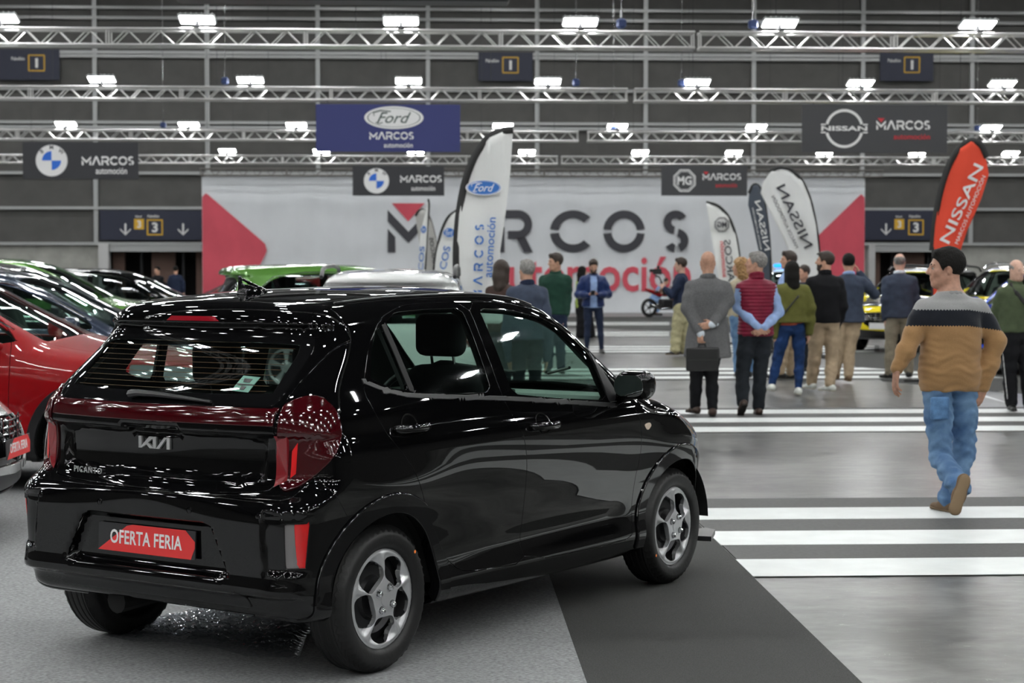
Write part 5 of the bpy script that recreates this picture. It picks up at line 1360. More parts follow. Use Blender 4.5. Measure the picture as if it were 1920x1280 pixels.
def head_parts(S_, hc, R, sc, root, skin, hair, beard, h, eyes=True, neckb=None):
    T = lambda p: hc+R@(np.array(p, float)*sc)
    S_.ell(T((0, -.018, .036)), np.array((.0745, .094, .088))*sc, R, .02)
    S_.ell(T((0, .028, -.022)), np.array((.060, .066, .084))*sc, R, .03)
    S_.cap(T((-.018, .062, -.092)), T((.018, .062, -.092)), .020*sc, .020*sc, .03)
    S_.cap(T((-.054, -.005, -.052)), T((-.022, .056, -.088)), .021*sc, .019*sc, .03); S_.cap(T((.054, -.005, -.052)), T((.022, .056, -.088)), .021*sc, .019*sc, .03)
    S_.cap(T((0, .088, .016)), T((0, .108, -.018)), .008*sc, .0125*sc, .010); S_.cap(T((-.013, .092, -.024)), T((.013, .092, -.024)), .009*sc, .009*sc, .008)
    S_.cap(T((-.036, .078, .027)), T((.036, .078, .027)), .011*sc, .011*sc, .014)
    S_.ell(T((-.042, .058, -.018)), np.array((.020, .018, .020))*sc, R, .02); S_.ell(T((.042, .058, -.018)), np.array((.020, .018, .020))*sc, R, .02)
    for s in (-1, 1):
        S_.ell(T((s*.031, .096, .006)), np.array((.015, .014, .0085))*sc, R, .010, '-')
        S_.ell(T((s*.077, -.012, -.006)), np.array((.010, .021, .032))*sc, R@rotz(s*-.25), .006)
        S_.ell(T((s*.086, -.004, -.006)), np.array((.006, .011, .018))*sc, R, .004, '-')
    S_.cap(T((-.019, .086, -.052)), T((.019, .086, -.052)), .0085*sc, .0085*sc, .006); S_.cap(T((-.016, .084, -.064)), T((.016, .084, -.064)), .0085*sc, .0085*sc, .006)
    S_.cap(T((-.022, .101, -.058)), T((.022, .101, -.058)), .004*sc, .004*sc, .004, '-')
    S_.cap(T((0, -.028, -.05)), neckb, .056*sc, .062*sc, .03)
    if eyes:
        for s in (-1, 1):
            e = Sdf(h*.7); e.ell(T((s*.031, .0715, .006)), np.array((.0125,)*3)*sc, R); e.mesh('eye', EYEW, root)
            e = Sdf(h*.5); e.ell(T((s*.031, .0850, .006)), np.array((.0052, .0030, .0052))*sc, R); e.mesh('iris', EYED, root)
            e = Sdf(h*.7); e.chain([T((s*.016, .089, .027)), T((s*.032, .088, .033)), T((s*.050, .072, .028))], [.0042*sc, .0045*sc, .003*sc], .004); e.mesh('eyebrow', BLKHAIR if hair[1] is not GRHAIR else GRHAIR, root)
    kind, hm = hair
    nz = wrinkles(.0022*sc, 150, 3)
    if kind != 'none':
        H = Sdf(h)
        if kind in ('short', 'thick', 'fringe', 'long', 'curly', 'tail'):
            g = {'short': .013, 'thick': .018, 'fringe': .006, 'long': .016, 'curly': .035, 'tail': .010}[kind]
            H.ell(T((0, -.022, .040)), (np.array((.0745, .094, .088))+g)*sc, R, .02)
            if kind == 'thick': H.cap(T((-.035, .058, .108)), T((.035, .052, .112)), .024*sc, .024*sc, .03)
            if kind == 'short': H.cap(T((-.035, .050, .100)), T((.035, .050, .100)), .020*sc, .020*sc, .03)
            if kind == 'long': H.chain([T((0, -.055, .03)), T((0, -.075, -.08)), T((.01, -.085, -.20)), T((.01, -.08, -.27))], [.085*sc, .085*sc, .075*sc, .04*sc], .04); H.cap(T((-.06, .0, .02)), T((-.07, -.02, -.14)), .035*sc, .03*sc, .03); H.cap(T((.06, .0, .02)), T((.07, -.02, -.14)), .035*sc, .03*sc, .03)
            if kind == 'curly': H.chain([T((0, -.04, .02)), T((0, -.06, -.10)), T((0, -.07, -.22))], [.115*sc, .125*sc, .09*sc], .04)
            if kind == 'curly': nz = wrinkles(.014*sc, 95, 5)
            pts = {'fringe': ([-.14, -.06, -.03, .0, .02, .05, .12], [-.07, -.062, -.03, .01, .0, .2, .3])}.get(kind, ([-.14, -.06, -.035, -.012, .012, .022, .05, .075, .12], [-.078, -.068, -.035, .012, .012, -.015, .045, .072, .085]))
            if kind in ('long', 'curly'): pts = ([-.2, -.02, .0, .03, .055, .08, .12], [-.9, -.9, -.2, .0, .045, .075, .09])
            zl = pchip(*pts); Ri = R.T
            def clip(x, y, z):
                d = [(x-hc[0])/sc, (y-hc[1])/sc, (z-hc[2])/sc]; q = [Ri[i][0]*d[0]+Ri[i][1]*d[1]+Ri[i][2]*d[2] for i in range(3)]
                c = (zl(q[1])-q[2])
                if kind == 'fringe': c = np.maximum(c, q[2]-.055+.25*np.maximum(q[1], -.1))
                return c*.8*sc
            H.noise = nz; H.mesh('hair', hm, root, clip=clip)
    if beard:
        B = Sdf(h); B.ell(T((0, .030, -.026)), np.array((.0635, .069, .086))*sc, R, .02); B.cap(T((-.018, .064, -.094)), T((.018, .064, -.094)), .024*sc, .024*sc, .03); B.cap(T((-.052, -.003, -.055)), T((-.02, .058, -.092)), .0205*sc, .019*sc, .03); B.cap(T((.052, -.003, -.055)), T((.02, .058, -.092)), .0205*sc, .019*sc, .03)
        Ri = R.T
        def clip(x, y, z):
            d = [(x-hc[0])/sc, (y-hc[1])/sc, (z-hc[2])/sc]; q = [Ri[i][0]*d[0]+Ri[i][1]*d[1]+Ri[i][2]*d[2] for i in range(3)]
            return np.maximum(np.maximum(q[2]+.036-.25*np.maximum(.06-q[1], 0), -.005-q[1]), .016-np.hypot(q[0]*.7, q[2]+.058)*1.0 if beard == 'full' else -1)*.8*sc
        B.noise = wrinkles(.0012, 200, 9); B.mesh('beard', STUBBLE, root, clip=clip)

def person(label, u0, vf, H, turn, head, arms, legs, top, bottom, shoe, skin=SKIN, hair=('short', BLKHAIR), beard=None, h=.010, wd=1.0, lean=(0, 0), eyes=True, hands=(.5, .5), handdir=None, group=None, nd=0, hs=1.0):
    """turn: 0 back to the camera, 90 facing left, 180 facing it. arms/legs: joints as (u, v, dy)"""
    base_ = np.array(G(u0, vf)); base_[2] = 0
    root = empty('person', label, 'person', tuple(base_), 0, group)
    s = H/1.75; tr = math.radians(turn); Rt = rotz(tr)
    J = lambda q: np.array(D(q[0], q[1], base_[1]+q[2]))-base_ if len(q) == 3 else np.array(q[:3], float)*s
    lx, ly = lean
    Rl = lambda x, y, z: (Rt@np.array([x, y, 0]))*s*np.array([1, 1, 0])+np.array([lx*(z-.9), ly*(z-.9), z*s])
    sh = {k: Rl(k*.168*wd, -.01, 1.395-nd*1.1) for k in (-1, 1)}; hp = {k: Rl(k*.088, 0, .90) for k in (-1, 1)}
    neckb = Rl(0, -.015, 1.47-nd); hc = Rl(0, .015, 1.635)+np.array(head[2] if len(head) > 2 else (0, 0, 0))
    Rh = rotz(math.radians(turn+head[0]))@rotx(math.radians(head[1]))
    AR = {}
    for k, (e, w) in zip((-1, 1), arms): AR[k] = (J(e), J(w))
    # -- body
    B = Sdf(h)
    head_parts(B, hc, Rh, s*hs, root, skin, hair, beard, min(h, .008), eyes, neckb)
    zs = np.array([.84, .95, 1.08, 1.2, 1.32, 1.40, 1.46])*s
    cx = [lx*(z/s-.9) for z in zs]; cy = [ly*(z/s-.9) for z in zs]
    B.stack(zs, np.array([.14, .14, .125, .14, .155, .12, .07])*s*wd, np.array([.09, .09, .085, .09, .095, .075, .055])*s, tr, cx, cy, .03)
    for k in (-1, 1):
        e, w = AR[k]; B.chain([sh[k]*np.array([.96, 1, 1])-np.array([0, 0, .01]), e, w], [.042*s, .034*s, .026*s], .02)
        dd = unit(w-e) if handdir is None or handdir[0 if k < 0 else 1] is None else unit(handdir[0 if k < 0 else 1][0])
        pn = (Rt@np.array([-k, .2, 0])) if handdir is None or handdir[0 if k < 0 else 1] is None else handdir[0 if k < 0 else 1][1]
        sd = (Rt@np.array([0, 1, 0])) if handdir is None or handdir[0 if k < 0 else 1] is None else handdir[0 if k < 0 else 1][2]
        hand(B, w, dd, pn, sd, hands[0 if k < 0 else 1], s*1.02)
    LG = {}
    for k, lg in zip((-1, 1), legs):
        LG[k] = [J(q) for q in lg[:2]]+[lg[2] if len(lg) > 2 else (0, 1)]
        B.chain([hp[k], LG[k][0], LG[k][1]], [.068*s, .048*s, .036*s], .02)
    B.mesh('body', skin, root)
    # -- trousers
    C = Sdf(h); tm, ez = bottom[0], bottom[1]; rk = bottom[2] if len(bottom) > 2 else {}
    zz = np.array([.80, .86, .93, 1.0, 1.04])*s
    C.stack(zz, (np.array([.13, .160, .165, .152, .148])+ez*.5)*s*wd, (np.array([.085, .115, .118, .108, .105])+ez*.5)*s, tr, [lx*(z/s-.9) for z in zz], [ly*(z/s-.9)-0 for z in zz], .05)
    for k in (-1, 1):
        kn, an = LG[k][:2]; aa = an+unit(kn-an)*.0
        C.chain([hp[k]-np.array([0, 0, .03]), (hp[k]+kn)/2, kn, (kn*.55+an*.45), an+unit(kn-an)*.02], [(.088+ez)*s, (.078+ez)*s, (.060+ez)*s, (.056+ez*1.1)*s, (.046+ez*1.35+rk.get('cuff', 0))*s], .03)
    C.noise = wrinkles(rk.get('amp', .005), rk.get('f', 34), len(label) % 99, rk.get('zq', 1.15)); C.mesh('trousers', tm, root)
    # -- shoes
    for k in (-1, 1):
        an, f = LG[k][1], LG[k][2]; fd = unit(np.array([f[0], f[1], f[2] if len(f) > 2 else 0])); up = np.array([0, 0, 1.]); 
        if len(f) > 2: upv = unit(np.array(f[3:6])) if len(f) > 5 else unit(np.cross(np.cross(fd, up), fd))
        else: upv = up
        sd = np.cross(fd, upv); o = an-upv*.075*s
        hl, tl = o-fd*.055*s, o+fd*.185*s
        U = Sdf(min(h, .008)); U.cap(hl+upv*.040*s, o+fd*.06*s+upv*.038*s, .037*s, .038*s, .03, flat=None); U.cap(o+fd*.05*s+upv*.030*s, tl-fd*.035*s+upv*.022*s+sd*0, .042*s, .034*s, .03, flat=(upv, .75)); U.cap(hl+fd*.03*s+upv*.05*s, an+upv*.01, .040*s, .041*s, .03)
        n_, o_ = upv, o
        U.mesh('shoe', shoe[0], root, clip=lambda x, y, z: -((x-o_[0])*n_[0]+(y-o_[1])*n_[1]+(z-o_[2])*n_[2])+.012*s)
        L = Sdf(min(h, .008)); L.cap(hl+upv*.012*s+fd*.008, o+upv*.012*s+fd*.05, .037*s, .033*s, .02, flat=(upv, .34)); L.cap(o+upv*.012*s+fd*.05, tl-fd*.04*s+upv*.012*s, .036*s, .042*s, .02, flat=(upv, .30)); L.mesh('shoe_sole', shoe[1], root)
    # -- upper garments
    out = {}
    for g in top:
        K = Sdf(h); hem = g.get('hem', .86); ez = g.get('ease', .02); fl = g.get('flare', 0); zt = 1.475-nd
        zb = np.array([hem, max(hem+.03, .93), 1.06, 1.2, 1.32, 1.395-nd*.5, 1.44-nd, zt]); 
        if hem > 1.0: zb = np.array([hem, hem+.04, 1.2, 1.32, 1.395, 1.44, zt])
        zi = zb+nd*sst(zb, 1.24, 1.38); wa = np.interp(zi, [.5, .86, .95, 1.06, 1.2, 1.32, 1.395, 1.44, zt], np.array([.162, .162, .157, .150, .160, .170, .145, .098, .062]))*wd+ez
        wb = np.interp(zi, [.5, .86, .95, 1.06, 1.2, 1.32, 1.395, 1.44, zt], np.array([.115, .118, .114, .112, .120, .122, .100, .080, .062]))+ez*.9
        f = np.clip((1.1-zb)/(1.1-min(hem, .99)), 0, 1)*fl; wa, wb = wa+f, wb+f*.8
        wa[-1] -= ez*.6; wb[-1] -= ez*.6
        if g.get('cuff'): wa[0] -= g['cuff']; wb[0] -= g['cuff']
        zb = zb*s
        K.stack(zb, wa*s, wb*s, tr, [lx*(z/s-.9) for z in zb], [ly*(z/s-.9) for z in zb], .04)
        for k in (-1, 1):
            K.cap(neckb-np.array([0, 0, .030]), sh[k]-np.array([0, 0, .012]), (.040+ez*.4)*s, (.044+ez*.45)*s, .05)
            if g.get('sleeves', True):
                e, w = AR[k]; sr = g.get('sr', 1.0); wc = w-unit(w-e)*g.get('short', .0)
                K.chain([sh[k]-np.array([0, 0, .02]), (sh[k]+e)/2, e, (e+wc)/2, wc], [(.050+ez*.55)*s*sr, (.049+ez*.6)*s*sr, (.043+ez*.65)*s*sr, (.040+ez*.6)*s*sr, (.033+ez*g.get('we', .45))*s*sr], .035)
        if g.get('open'):       # open front: cut a slot facing forward
            for zc in np.arange(hem, 1.44, .03): K.box(Rl(0, .15, zc), (g['open']*s, .12*s, .03*s), .01, Rt, .01, '-')
        K.noise = g.get('noise') or wrinkles(g.get('amp', .004), g.get('f', 26), (len(label)+7) % 99)
        o = K.mesh(g['name'], g['mat'], root); out[g['name']] = o
        if g.get('collar'):
            c = Sdf(min(h, .008)); n = 14; cr = g['collar']; hh = cr.get('h', .035)
            P = [neckb+Rt@np.array([math.cos(a)*.068*s, math.sin(a)*.068*s+.005, cr.get('z', .01)-.018*math.sin(a)]) for a in np.linspace(0, 2*PI, n)]
            for i in range(n-1): c.cap(P[i], P[i+1], cr.get('r', .012)*s, cr.get('r', .012)*s, .01); c.cap(P[i]+np.array([0, 0, hh]), P[i+1]+np.array([0, 0, hh]), cr.get('r', .012)*.8*s, cr.get('r', .012)*.8*s, .02); c.cap(P[i], P[i]+np.array([0, 0, hh]), cr.get('r', .012)*s, cr.get('r', .012)*.8*s, .015)
            c.mesh('collar', cr['mat'], o)
    out.update(root=root, sh=sh, hp=hp, AR=AR, LG=LG, hc=hc, J=J, Rt=Rt, Rl=Rl, s=s, neckb=neckb, Rh=Rh, base=base_)
    return out
def extra(P, name, m, fn, h=.008, parent=None, noise=None):
    S_ = Sdf(h); fn(S_); S_.noise = noise; return S_.mesh(name, m, parent or P['root'])
# ---------------------------------------------------------------- the visitors
def sweater_mat():
    m = bpy.data.materials.new('banded_knit'); m.use_nodes = True; nt = m.node_tree; L = nt.links.new; b = nt.nodes['Principled BSDF']
    tc = nt.nodes.new('ShaderNodeTexCoord'); sp = nt.nodes.new('ShaderNodeSeparateXYZ'); L(tc.outputs['Object'], sp.inputs[0])
    def mth(op, a, b2=None, c=None):
        n = nt.nodes.new('ShaderNodeMath'); n.operation = op
        for i, v in enumerate((a, b2, c)):
            if v is None: continue
            if isinstance(v, (int, float)): n.inputs[i].default_value = v
            else: L(v, n.inputs[i])
        return n.outputs[0]
    w = mth('MULTIPLY', mth('SINE', mth('MULTIPLY', sp.outputs[0], 330.0)), .0035)
    z = mth('ADD', mth('ADD', sp.outputs[2], w), mth('MULTIPLY', mth('MAXIMUM', mth('SUBTRACT', sp.outputs[0], .08), 0.0), .14))
    up = mth('GREATER_THAN', z, 1.325); lo = mth('LESS_THAN', z, 1.222)
    n = nt.nodes.new('ShaderNodeTexNoise'); n.inputs['Scale'].default_value = 260; L(tc.outputs['Object'], n.inputs[0])
    def mix(f, a, c):
        x = nt.nodes.new('ShaderNodeMix'); x.data_type = 'RGBA'; L(f, x.inputs[0])
        for i, v in ((6, a), (7, c)):
            if isinstance(v, tuple): x.inputs[i].default_value = (*v, 1)
            else: L(v, x.inputs[i])
        return x.outputs[2]
    grey = mix(n.outputs[0], (.20, .20, .20), (.36, .36, .36)); tan = mix(n.outputs[0], (.27, .145, .062), (.42, .25, .115))
    c = mix(up, (.012, .014, .020), grey); c = mix(lo, c, tan); L(c, b.inputs['Base Color']); b.inputs['Roughness'].default_value = .95; b.inputs['Specular IOR Level'].default_value = .15
    b.inputs['Sheen Weight'].default_value = .2
    bp = nt.nodes.new('ShaderNodeBump'); bp.inputs['Strength'].default_value = .5; bp.inputs['Distance'].default_value = .004; L(n.outputs[0], bp.inputs['Height']); L(bp.outputs[0], b.inputs['Normal'])
    return m
JEANS = mat('faded_blue_denim', (.17, .29, .46), .85, noise=.5, nscale=8, col2=(.075, .15, .29), bump=.4, bscale=220, spec=.2)
JEANSD = mat('dark_blue_denim', (.012, .035, .11), .85, noise=.4, nscale=9, bump=.4, bscale=220, spec=.2)
KHAKI = cloth('khaki_cotton', (.42, .32, .215)); STONE = cloth('stone_cotton', (.27, .235, .175)); PALEK = cloth('pale_olive_cotton', (.40, .37, .22))
NAVYC = cloth('navy_cloth', (.016, .024, .052)); NAVYB = cloth('navy_blazer_cloth', (.045, .058, .090)); BLACKC = cloth('black_cloth', (.007, .007, .009)); DARKC = cloth('dark_trouser_cloth', (.014, .017, .022))
GREYW = mat('grey_herringbone_wool', (.135, .135, .138), .95, noise=.35, nscale=170, bump=.4, bscale=160, spec=.15); MAROON = cloth('maroon_nylon', (.20, .011, .035), rough=.45, bump=.1)
SHIRTB = cloth('pale_blue_shirt', (.30, .42, .68), bump=.1); SHIRTW = cloth('white_cotton', (.62, .68, .74), bump=.1); OLIVE = cloth('olive_wool', (.125, .125, .032)); CORAL = cloth('coral_cotton', (.55, .12, .07))
DGREEN = cloth('dark_green_knit', (.012, .045, .030)); GRNJ = cloth('green_jacket_cloth', (.068, .090, .048)); ROYAL = cloth('royal_blue_nylon', (.010, .026, .105), rough=.4)
LBROWN = mat('brown_leather', (.045, .025, .018), .4); BLEATH = mat('black_leather', (.012, .012, .012), .4); SNEAK = mat('white_sneaker', (.60, .62, .58), .6); SOLEW = mat('pale_sole', (.55, .52, .42), .7); SOLEB = mat('tan_rubber_sole', (.22, .15, .085), .8); SOLEK = mat('dark_sole', (.02, .018, .016), .8); SUEDE = mat('brown_suede', (.15, .095, .055), .9)

# the man in the banded sweater
p = person('dark-haired man in a grey, navy and tan banded sweater and blue jeans, walking away', 1778, 962, 1.74, 6, (78, -2, (-.03, -.0, -.040)),
    [((1712, 628, -.05), (1681, 694, -.08)), ((1868, 640, .0), (1843, 727, -.0))],
    [((1764, 858, -.04), (1800, 914, -.42), (-.36, -.15, -.93, .05, .97, -.15)), ((1808, 850, .10), (1779, 938, .02), (-.35, 1))],
    [dict(name='sweater', mat=sweater_mat(), hem=.80, ease=.034, cuff=.018, we=.40, noise=lambda x, y, z: wrinkles(.006, 17, 2, 1.3)(x, y, z)+wrinkles(.004, 38, 5, 1.8)(x, y, z)*(1-sst(z, .95, 1.25)), sr=.92, short=.015, collar=dict(mat=mat('grey_knit_collar', (.26, .26, .26), .95), r=.009, h=.004, z=-.012))],
    (JEANS, .010, dict(amp=.010, f=42, cuff=.016)), (SUEDE, SOLEB), skin=SKIN2, hair=('short', BLKHAIR), h=.006, wd=1.08, nd=.038, hs=1.06, hands=(.55, .8),
    handdir=[((-.12, -.1, -1), (1, .1, 0), (0, 1, 0)), ((-.45, -.1, -.9), (-.2, 1, 0), (-1, 0, .2))])
extra(p, 'back_pocket', mat('denim_pocket', (.10, .205, .38), .85, noise=.4, nscale=12, bump=.4, bscale=220, spec=.2), lambda S_: S_.box(p['J']((1762, 765, -.125)), (.062, .018, .072), .012, rotz(.12), .01), .006)
# older man in the green jacket
p2 = person('bald older man in a green jacket with a black strap, at the right edge', 1902, 772, 1.68, -150, (-10, -8),
    [((1950, 600, .05), (1958, 655, .0)), ((1866, 590, .08), (1868, 640, .12))], [((1925, 690, -.0), (1930, 758, 0), (.2, -1)), ((1893, 690, .0), (1896, 757, .02), (-.1, -1))],
    [dict(name='jacket', mat=GRNJ, hem=.92, ease=.045, cuff=.012, collar=dict(mat=GRNJ, r=.014, h=.03))], (BLACKC, .02), (BLEATH, SOLEK), skin=SKIN3, hair=('fringe', GRHAIR), h=.010, wd=1.12)
extra(p2, 'shoulder_strap', mat('black_webbing', (.01, .01, .01), .7), lambda S_: S_.chain([p2['Rl'](.10, .02, 1.475), p2['Rl'](.13, .13, 1.38), p2['Rl'](0.0, .19, 1.22), p2['Rl'](-.14, .17, 1.06), p2['Rl'](-.20, .08, .99)], [.030]*5, .01, flat=(unit(p2['Rt']@np.array([0, 1, 0])), .3)))
extra(p2, 'side_stripe', mat('white_piping', (.6, .6, .6), .6), lambda S_: S_.chain([p2['J']((1878, 640, -.06)), p2['J']((1884, 700, -.06)), p2['J']((1889, 748, -.03))], [.007]*3, .004))
# bald man in the grey coat
p3 = person('bald man in a long grey herringbone coat, hands behind his back holding a black briefcase', 1326, 781, 1.77, 0, (0, 0),
    [((1288, 578, -.06), (1313, 622, -.17)), ((1366, 565, -.06), (1337, 607, -.19))], [((1306, 700, .0), (1303, 762, .10), (-.35, 1)), ((1334, 700, .0), (1336, 766, -.02), (.1, 1))],
    [dict(name='overcoat', mat=GREYW, hem=.63, ease=.030, flare=.055, amp=.004, f=16, we=.55, short=.02, collar=dict(mat=GREYW, r=.016, h=.022, z=.0))], (BLACKC, .008), (LBROWN, SOLEK), skin=SKIN, hair=('none', None), h=.009, wd=1.06, hands=(.9, .5),
    handdir=[((0.0, -.1, -1), (.8, .6, 0), (.3, 1, 0)), ((-1, -.1, -.25), (0, 1, .1), (0, .2, 1))])
for k, a, b2 in ((-1, (1311, 617, -.165), (1314, 626, -.17)), (1, (1341, 605, -.185), (1334, 608, -.19))):
    extra(p3, 'shirt_cuff', SHIRTW, lambda S_: S_.cap(p3['J'](a), p3['J'](b2), .042, .042, .01))
extra(p3, 'coat_vent', mat('coat_shadow_seam', (.07, .07, .072), .95), lambda S_: S_.cap(p3['J']((1328, 632, -.165)), p3['J']((1329, 668, -.185)), .004, .006, .002))
bc = empty('briefcase', 'flat black briefcase held behind his back by the man in the grey coat', 'bag', tuple(p3['base']))
S_ = Sdf(.008); c = p3['J']((1317, 673, -.27)); S_.box(c, (.175, .028, .125), .02, None, .01); S_.box(c+np.array([0, -.012, .055]), (.178, .026, .070), .018, None, .004); o = S_.mesh('bag_body', BLEATH, bc)
S_ = Sdf(.006); h0 = c+np.array([-.045, 0, .125]); S_.chain([h0, h0+np.array([.005, 0, .035]), h0+np.array([.075, 0, .035]), h0+np.array([.08, 0, 0])], [.009]*4, .004); S_.mesh('bag_handle', BLEATH, bc)
# man in the maroon padded vest
def quilt(x, y, z):
    t = (z*1.0) % .038/.038; return -.009*np.sin(PI*t)**.7+.004+wrinkles(.002, 40, 4)(x, y, z)
p4 = person('grey-haired man in a maroon padded vest and pale blue shirt, hands clasped behind him', 1416, 778, 1.76, 12, (62, 4),
    [((1383, 577, -.02), (1420, 612, -.20)), ((1461, 585, -.02), (1434, 614, -.20))], [((1392, 700, -.02), (1392, 756, -.14), (-.1, .75, -.6)), ((1425, 700, .02), (1422, 765, .02), (.05, 1))],
    [dict(name='shirt', mat=SHIRTB, hem=.90, ease=.010, we=.8, amp=.004, collar=dict(mat=MAROON, r=.015, h=.05, z=.0)), dict(name='padded_vest', mat=MAROON, hem=.86, ease=.030, sleeves=False, noise=quilt)], (DARKC, .014), (LBROWN, SOLEK), skin=SKIN, hair=('short', GRHAIR), h=.008, wd=1.03, hands=(.9, 1.0),
    handdir=[((.8, -.1, -.5), (0, 1, 0), (0, .3, 1)), ((-.8, -.1, -.5), (0, 1, 0), (0, .3, 1))])
# curly-haired visitor behind them
person('woman with long curly blond hair and cream jacket, mostly hidden behind the maroon vest', 1387, 708, 1.72, 40, (30, 0), [((1372, 585, .0), (1378, 622, .1)), ((1412, 585, .0), (1405, 622, .1))], [((1384, 655, 0), (1383, 697, 0)), ((1403, 655, 0), (1405, 697, 0))],
    [dict(name='jacket', mat=cloth('cream_cloth', (.42, .37, .27)), hem=.9, ease=.03)], (JEANS, .012), (BLEATH, SOLEK), hair=('curly', CURL), h=.013, wd=.92, eyes=False)
# woman in the olive jacket
p6 = person('woman with long dark hair in a short olive jacket and dark blue jeans, walking away', 1483, 741, 1.67, 0, (0, 0),
    [((1452, 578, -.02), (1453, 628, -.0)), ((1518, 578, -.02), (1517, 622, .02))], [((1458, 672, .0), (1447, 722, -.02), (-.1, 1)), ((1499, 672, .0), (1497, 729, -.1), (.05, 1))],
    [dict(name='top', mat=CORAL, hem=.92, ease=.012, sleeves=False), dict(name='olive_jacket', mat=OLIVE, hem=.96, ease=.045, flare=.03, sr=1.1, amp=.005, collar=dict(mat=OLIVE, r=.014, h=.01))], (JEANSD, .006, dict(cuff=-.008)), (SNEAK, SOLEW), skin=SKIN, hair=('long', BLKHAIR), h=.009, wd=.98, eyes=False)
extra(p6, 'bag_strap', BLEATH, lambda S_: S_.chain([p6['Rl'](.11, -.06, 1.44), p6['Rl'](.05, -.165, 1.30), p6['Rl'](-.10, -.165, 1.12), p6['Rl'](-.20, -.10, 1.0)], [.012]*4, .01))
# tall man and smiling woman behind her
person('tall dark-haired man in a pale blue shirt and beige trousers, behind the olive jacket', 1478, 711, 1.83, 75, (20, 0), [((1462, 570, -.15), (1462, 612, -.05)), ((1484, 570, .2), (1470, 610, .25))], [((1468, 660, -.1), (1463, 699, -.1), (-1, .1)), ((1484, 660, .1), (1482, 701, .1), (-1, .2))],
    [dict(name='shirt', mat=SHIRTB, hem=.92, ease=.03)], (KHAKI, .012), (BLEATH, SOLEK), hair=('thick', BRHAIR), h=.012)
person('smiling woman with brown hair tied back, peeking out behind the olive jacket', 1506, 700, 1.64, 130, (-15, 0), [((1490, 590, 0), (1492, 622, -.05)), ((1522, 590, 0), (1518, 622, -.05))], [((1498, 650, 0), (1497, 688, 0), (-1, -.5)), ((1512, 650, 0), (1512, 688, 0), (-1, -.5))],
    [dict(name='jacket', mat=NAVYC, hem=.9, ease=.02)], (DARKC, .01), (BLEATH, SOLEK), hair=('tail', BRHAIR), h=.012, wd=.92)
# man in the black sweater
p9 = person('bearded man in a black sweater, beige trousers and white sneakers, sunglasses on his head', 1545, 736, 1.80, 8, (62, 2), [((1513, 575, .0), (1522, 618, .16)), ((1580, 575, .0), (1566, 618, .14))], [((1527, 675, .05), (1521, 718, .12), (-.4, 1)), ((1560, 672, .0), (1556, 722, -.16), (-.7, .9))],
    [dict(name='black_sweater', mat=BLACKC, hem=.87, ease=.035, cuff=.01, amp=.003, collar=dict(mat=BLACKC, r=.013, h=.03))], (KHAKI, .016, dict(cuff=-.004)), (SNEAK, SOLEW), skin=SKIN, hair=('short', BRHAIR), beard='full', h=.009, wd=1.05)
extra(p9, 'sunglasses', BLEATH, lambda S_: [S_.cap(p9['hc']+p9['Rh']@np.array([s_*.03-.014, .085, .098]), p9['hc']+p9['Rh']@np.array([s_*.03+.014, .085, .098]), .013, .013, .002) for s_ in (-1, 1)]+[S_.cap(p9['hc']+p9['Rh']@np.array([s_*.05, .08, .098]), p9['hc']+p9['Rh']@np.array([s_*.085, -.01, .045]), .004, .004, .002) for s_ in (-1, 1)], .007)
# man in the navy blazer with a hand on his head
p10 = person('man in a navy blazer and beige trousers, raising his right hand to his ear', 1590, 719, 1.79, -4, (-12, 0), [((1560, 570, .05), (1566, 607, .16)), ((1640, 552, .05), (1612, 512, .10))], [((1572, 655, .02), (1566, 700, .08), (-.3, 1)), ((1593, 655, .0), (1591, 704, -.02), (.05, 1))],
    [dict(name='blazer', mat=NAVYB, hem=.83, ease=.035, flare=.02, collar=dict(mat=SHIRTB, r=.012, h=.02, z=.01))], (KHAKI, .014), (SUEDE, SOLEB), hair=('short', BLKHAIR), h=.010, wd=1.06, hands=(.5, .6), handdir=[None, ((-.5, .1, 1), (-1, .2, -.4), (0, 1, 0))], eyes=False)
# balding man in the blazer
p11 = person('balding man in a dark blue blazer and grey-beige trousers, facing the yellow car', 1685, 711, 1.80, -8, (-6, 0), [((1660, 562, -.02), (1660, 597, .02)), ((1716, 560, .0), (1708, 590, .22))], [((1670, 650, .0), (1668, 699, -.0), (-.55, .8)), ((1702, 650, .0), (1704, 697, .0), (.4, 1))],
    [dict(name='blazer', mat=NAVYB, hem=.86, ease=.030, flare=.015, collar=dict(mat=SHIRTW, r=.012, h=.02, z=.01))], (STONE, .016), (BLEATH, SOLEK), skin=SKIN3, hair=('fringe', GRHAIR), h=.010, wd=1.05, eyes=False)
# young man with the camera stabiliser
p12 = person('young man in a navy sweater and loose pale trousers filming with a camera stabiliser', 1276, 668, 1.78, 82, (0, -4), [((1259, 553, -.18), (1247, 541, -.12)), ((1268, 553, .15), (1246, 546, .05))], [((1268, 626, -.08), (1266, 657, -.12), (-1, -.2)), ((1283, 626, .08), (1284, 656, .12), (-1, .3))],
    [dict(name='navy_sweater', mat=NAVYC, hem=.87, ease=.03, amp=.004)], (PALEK, .032, dict(amp=.009)), (BLEATH, SOLEB), skin=SKIN3, hair=('thick', BRHAIR), h=.012, hands=(1.2, 1.2))
gm = empty('camera_stabiliser', 'black hand-held camera stabiliser gripped by the young man in navy', 'camera', tuple(p12['base']))
j = p12['J']; b = MB(); b.tube([j((1246, 553, -.03)), j((1240, 528, -.03))], .022, 8); b.tube([j((1240, 528, -.03)), j((1236, 519, .02)), j((1228, 516, .04))], .014, 6); b.build('stabiliser_grip', SATIN, gm, True)
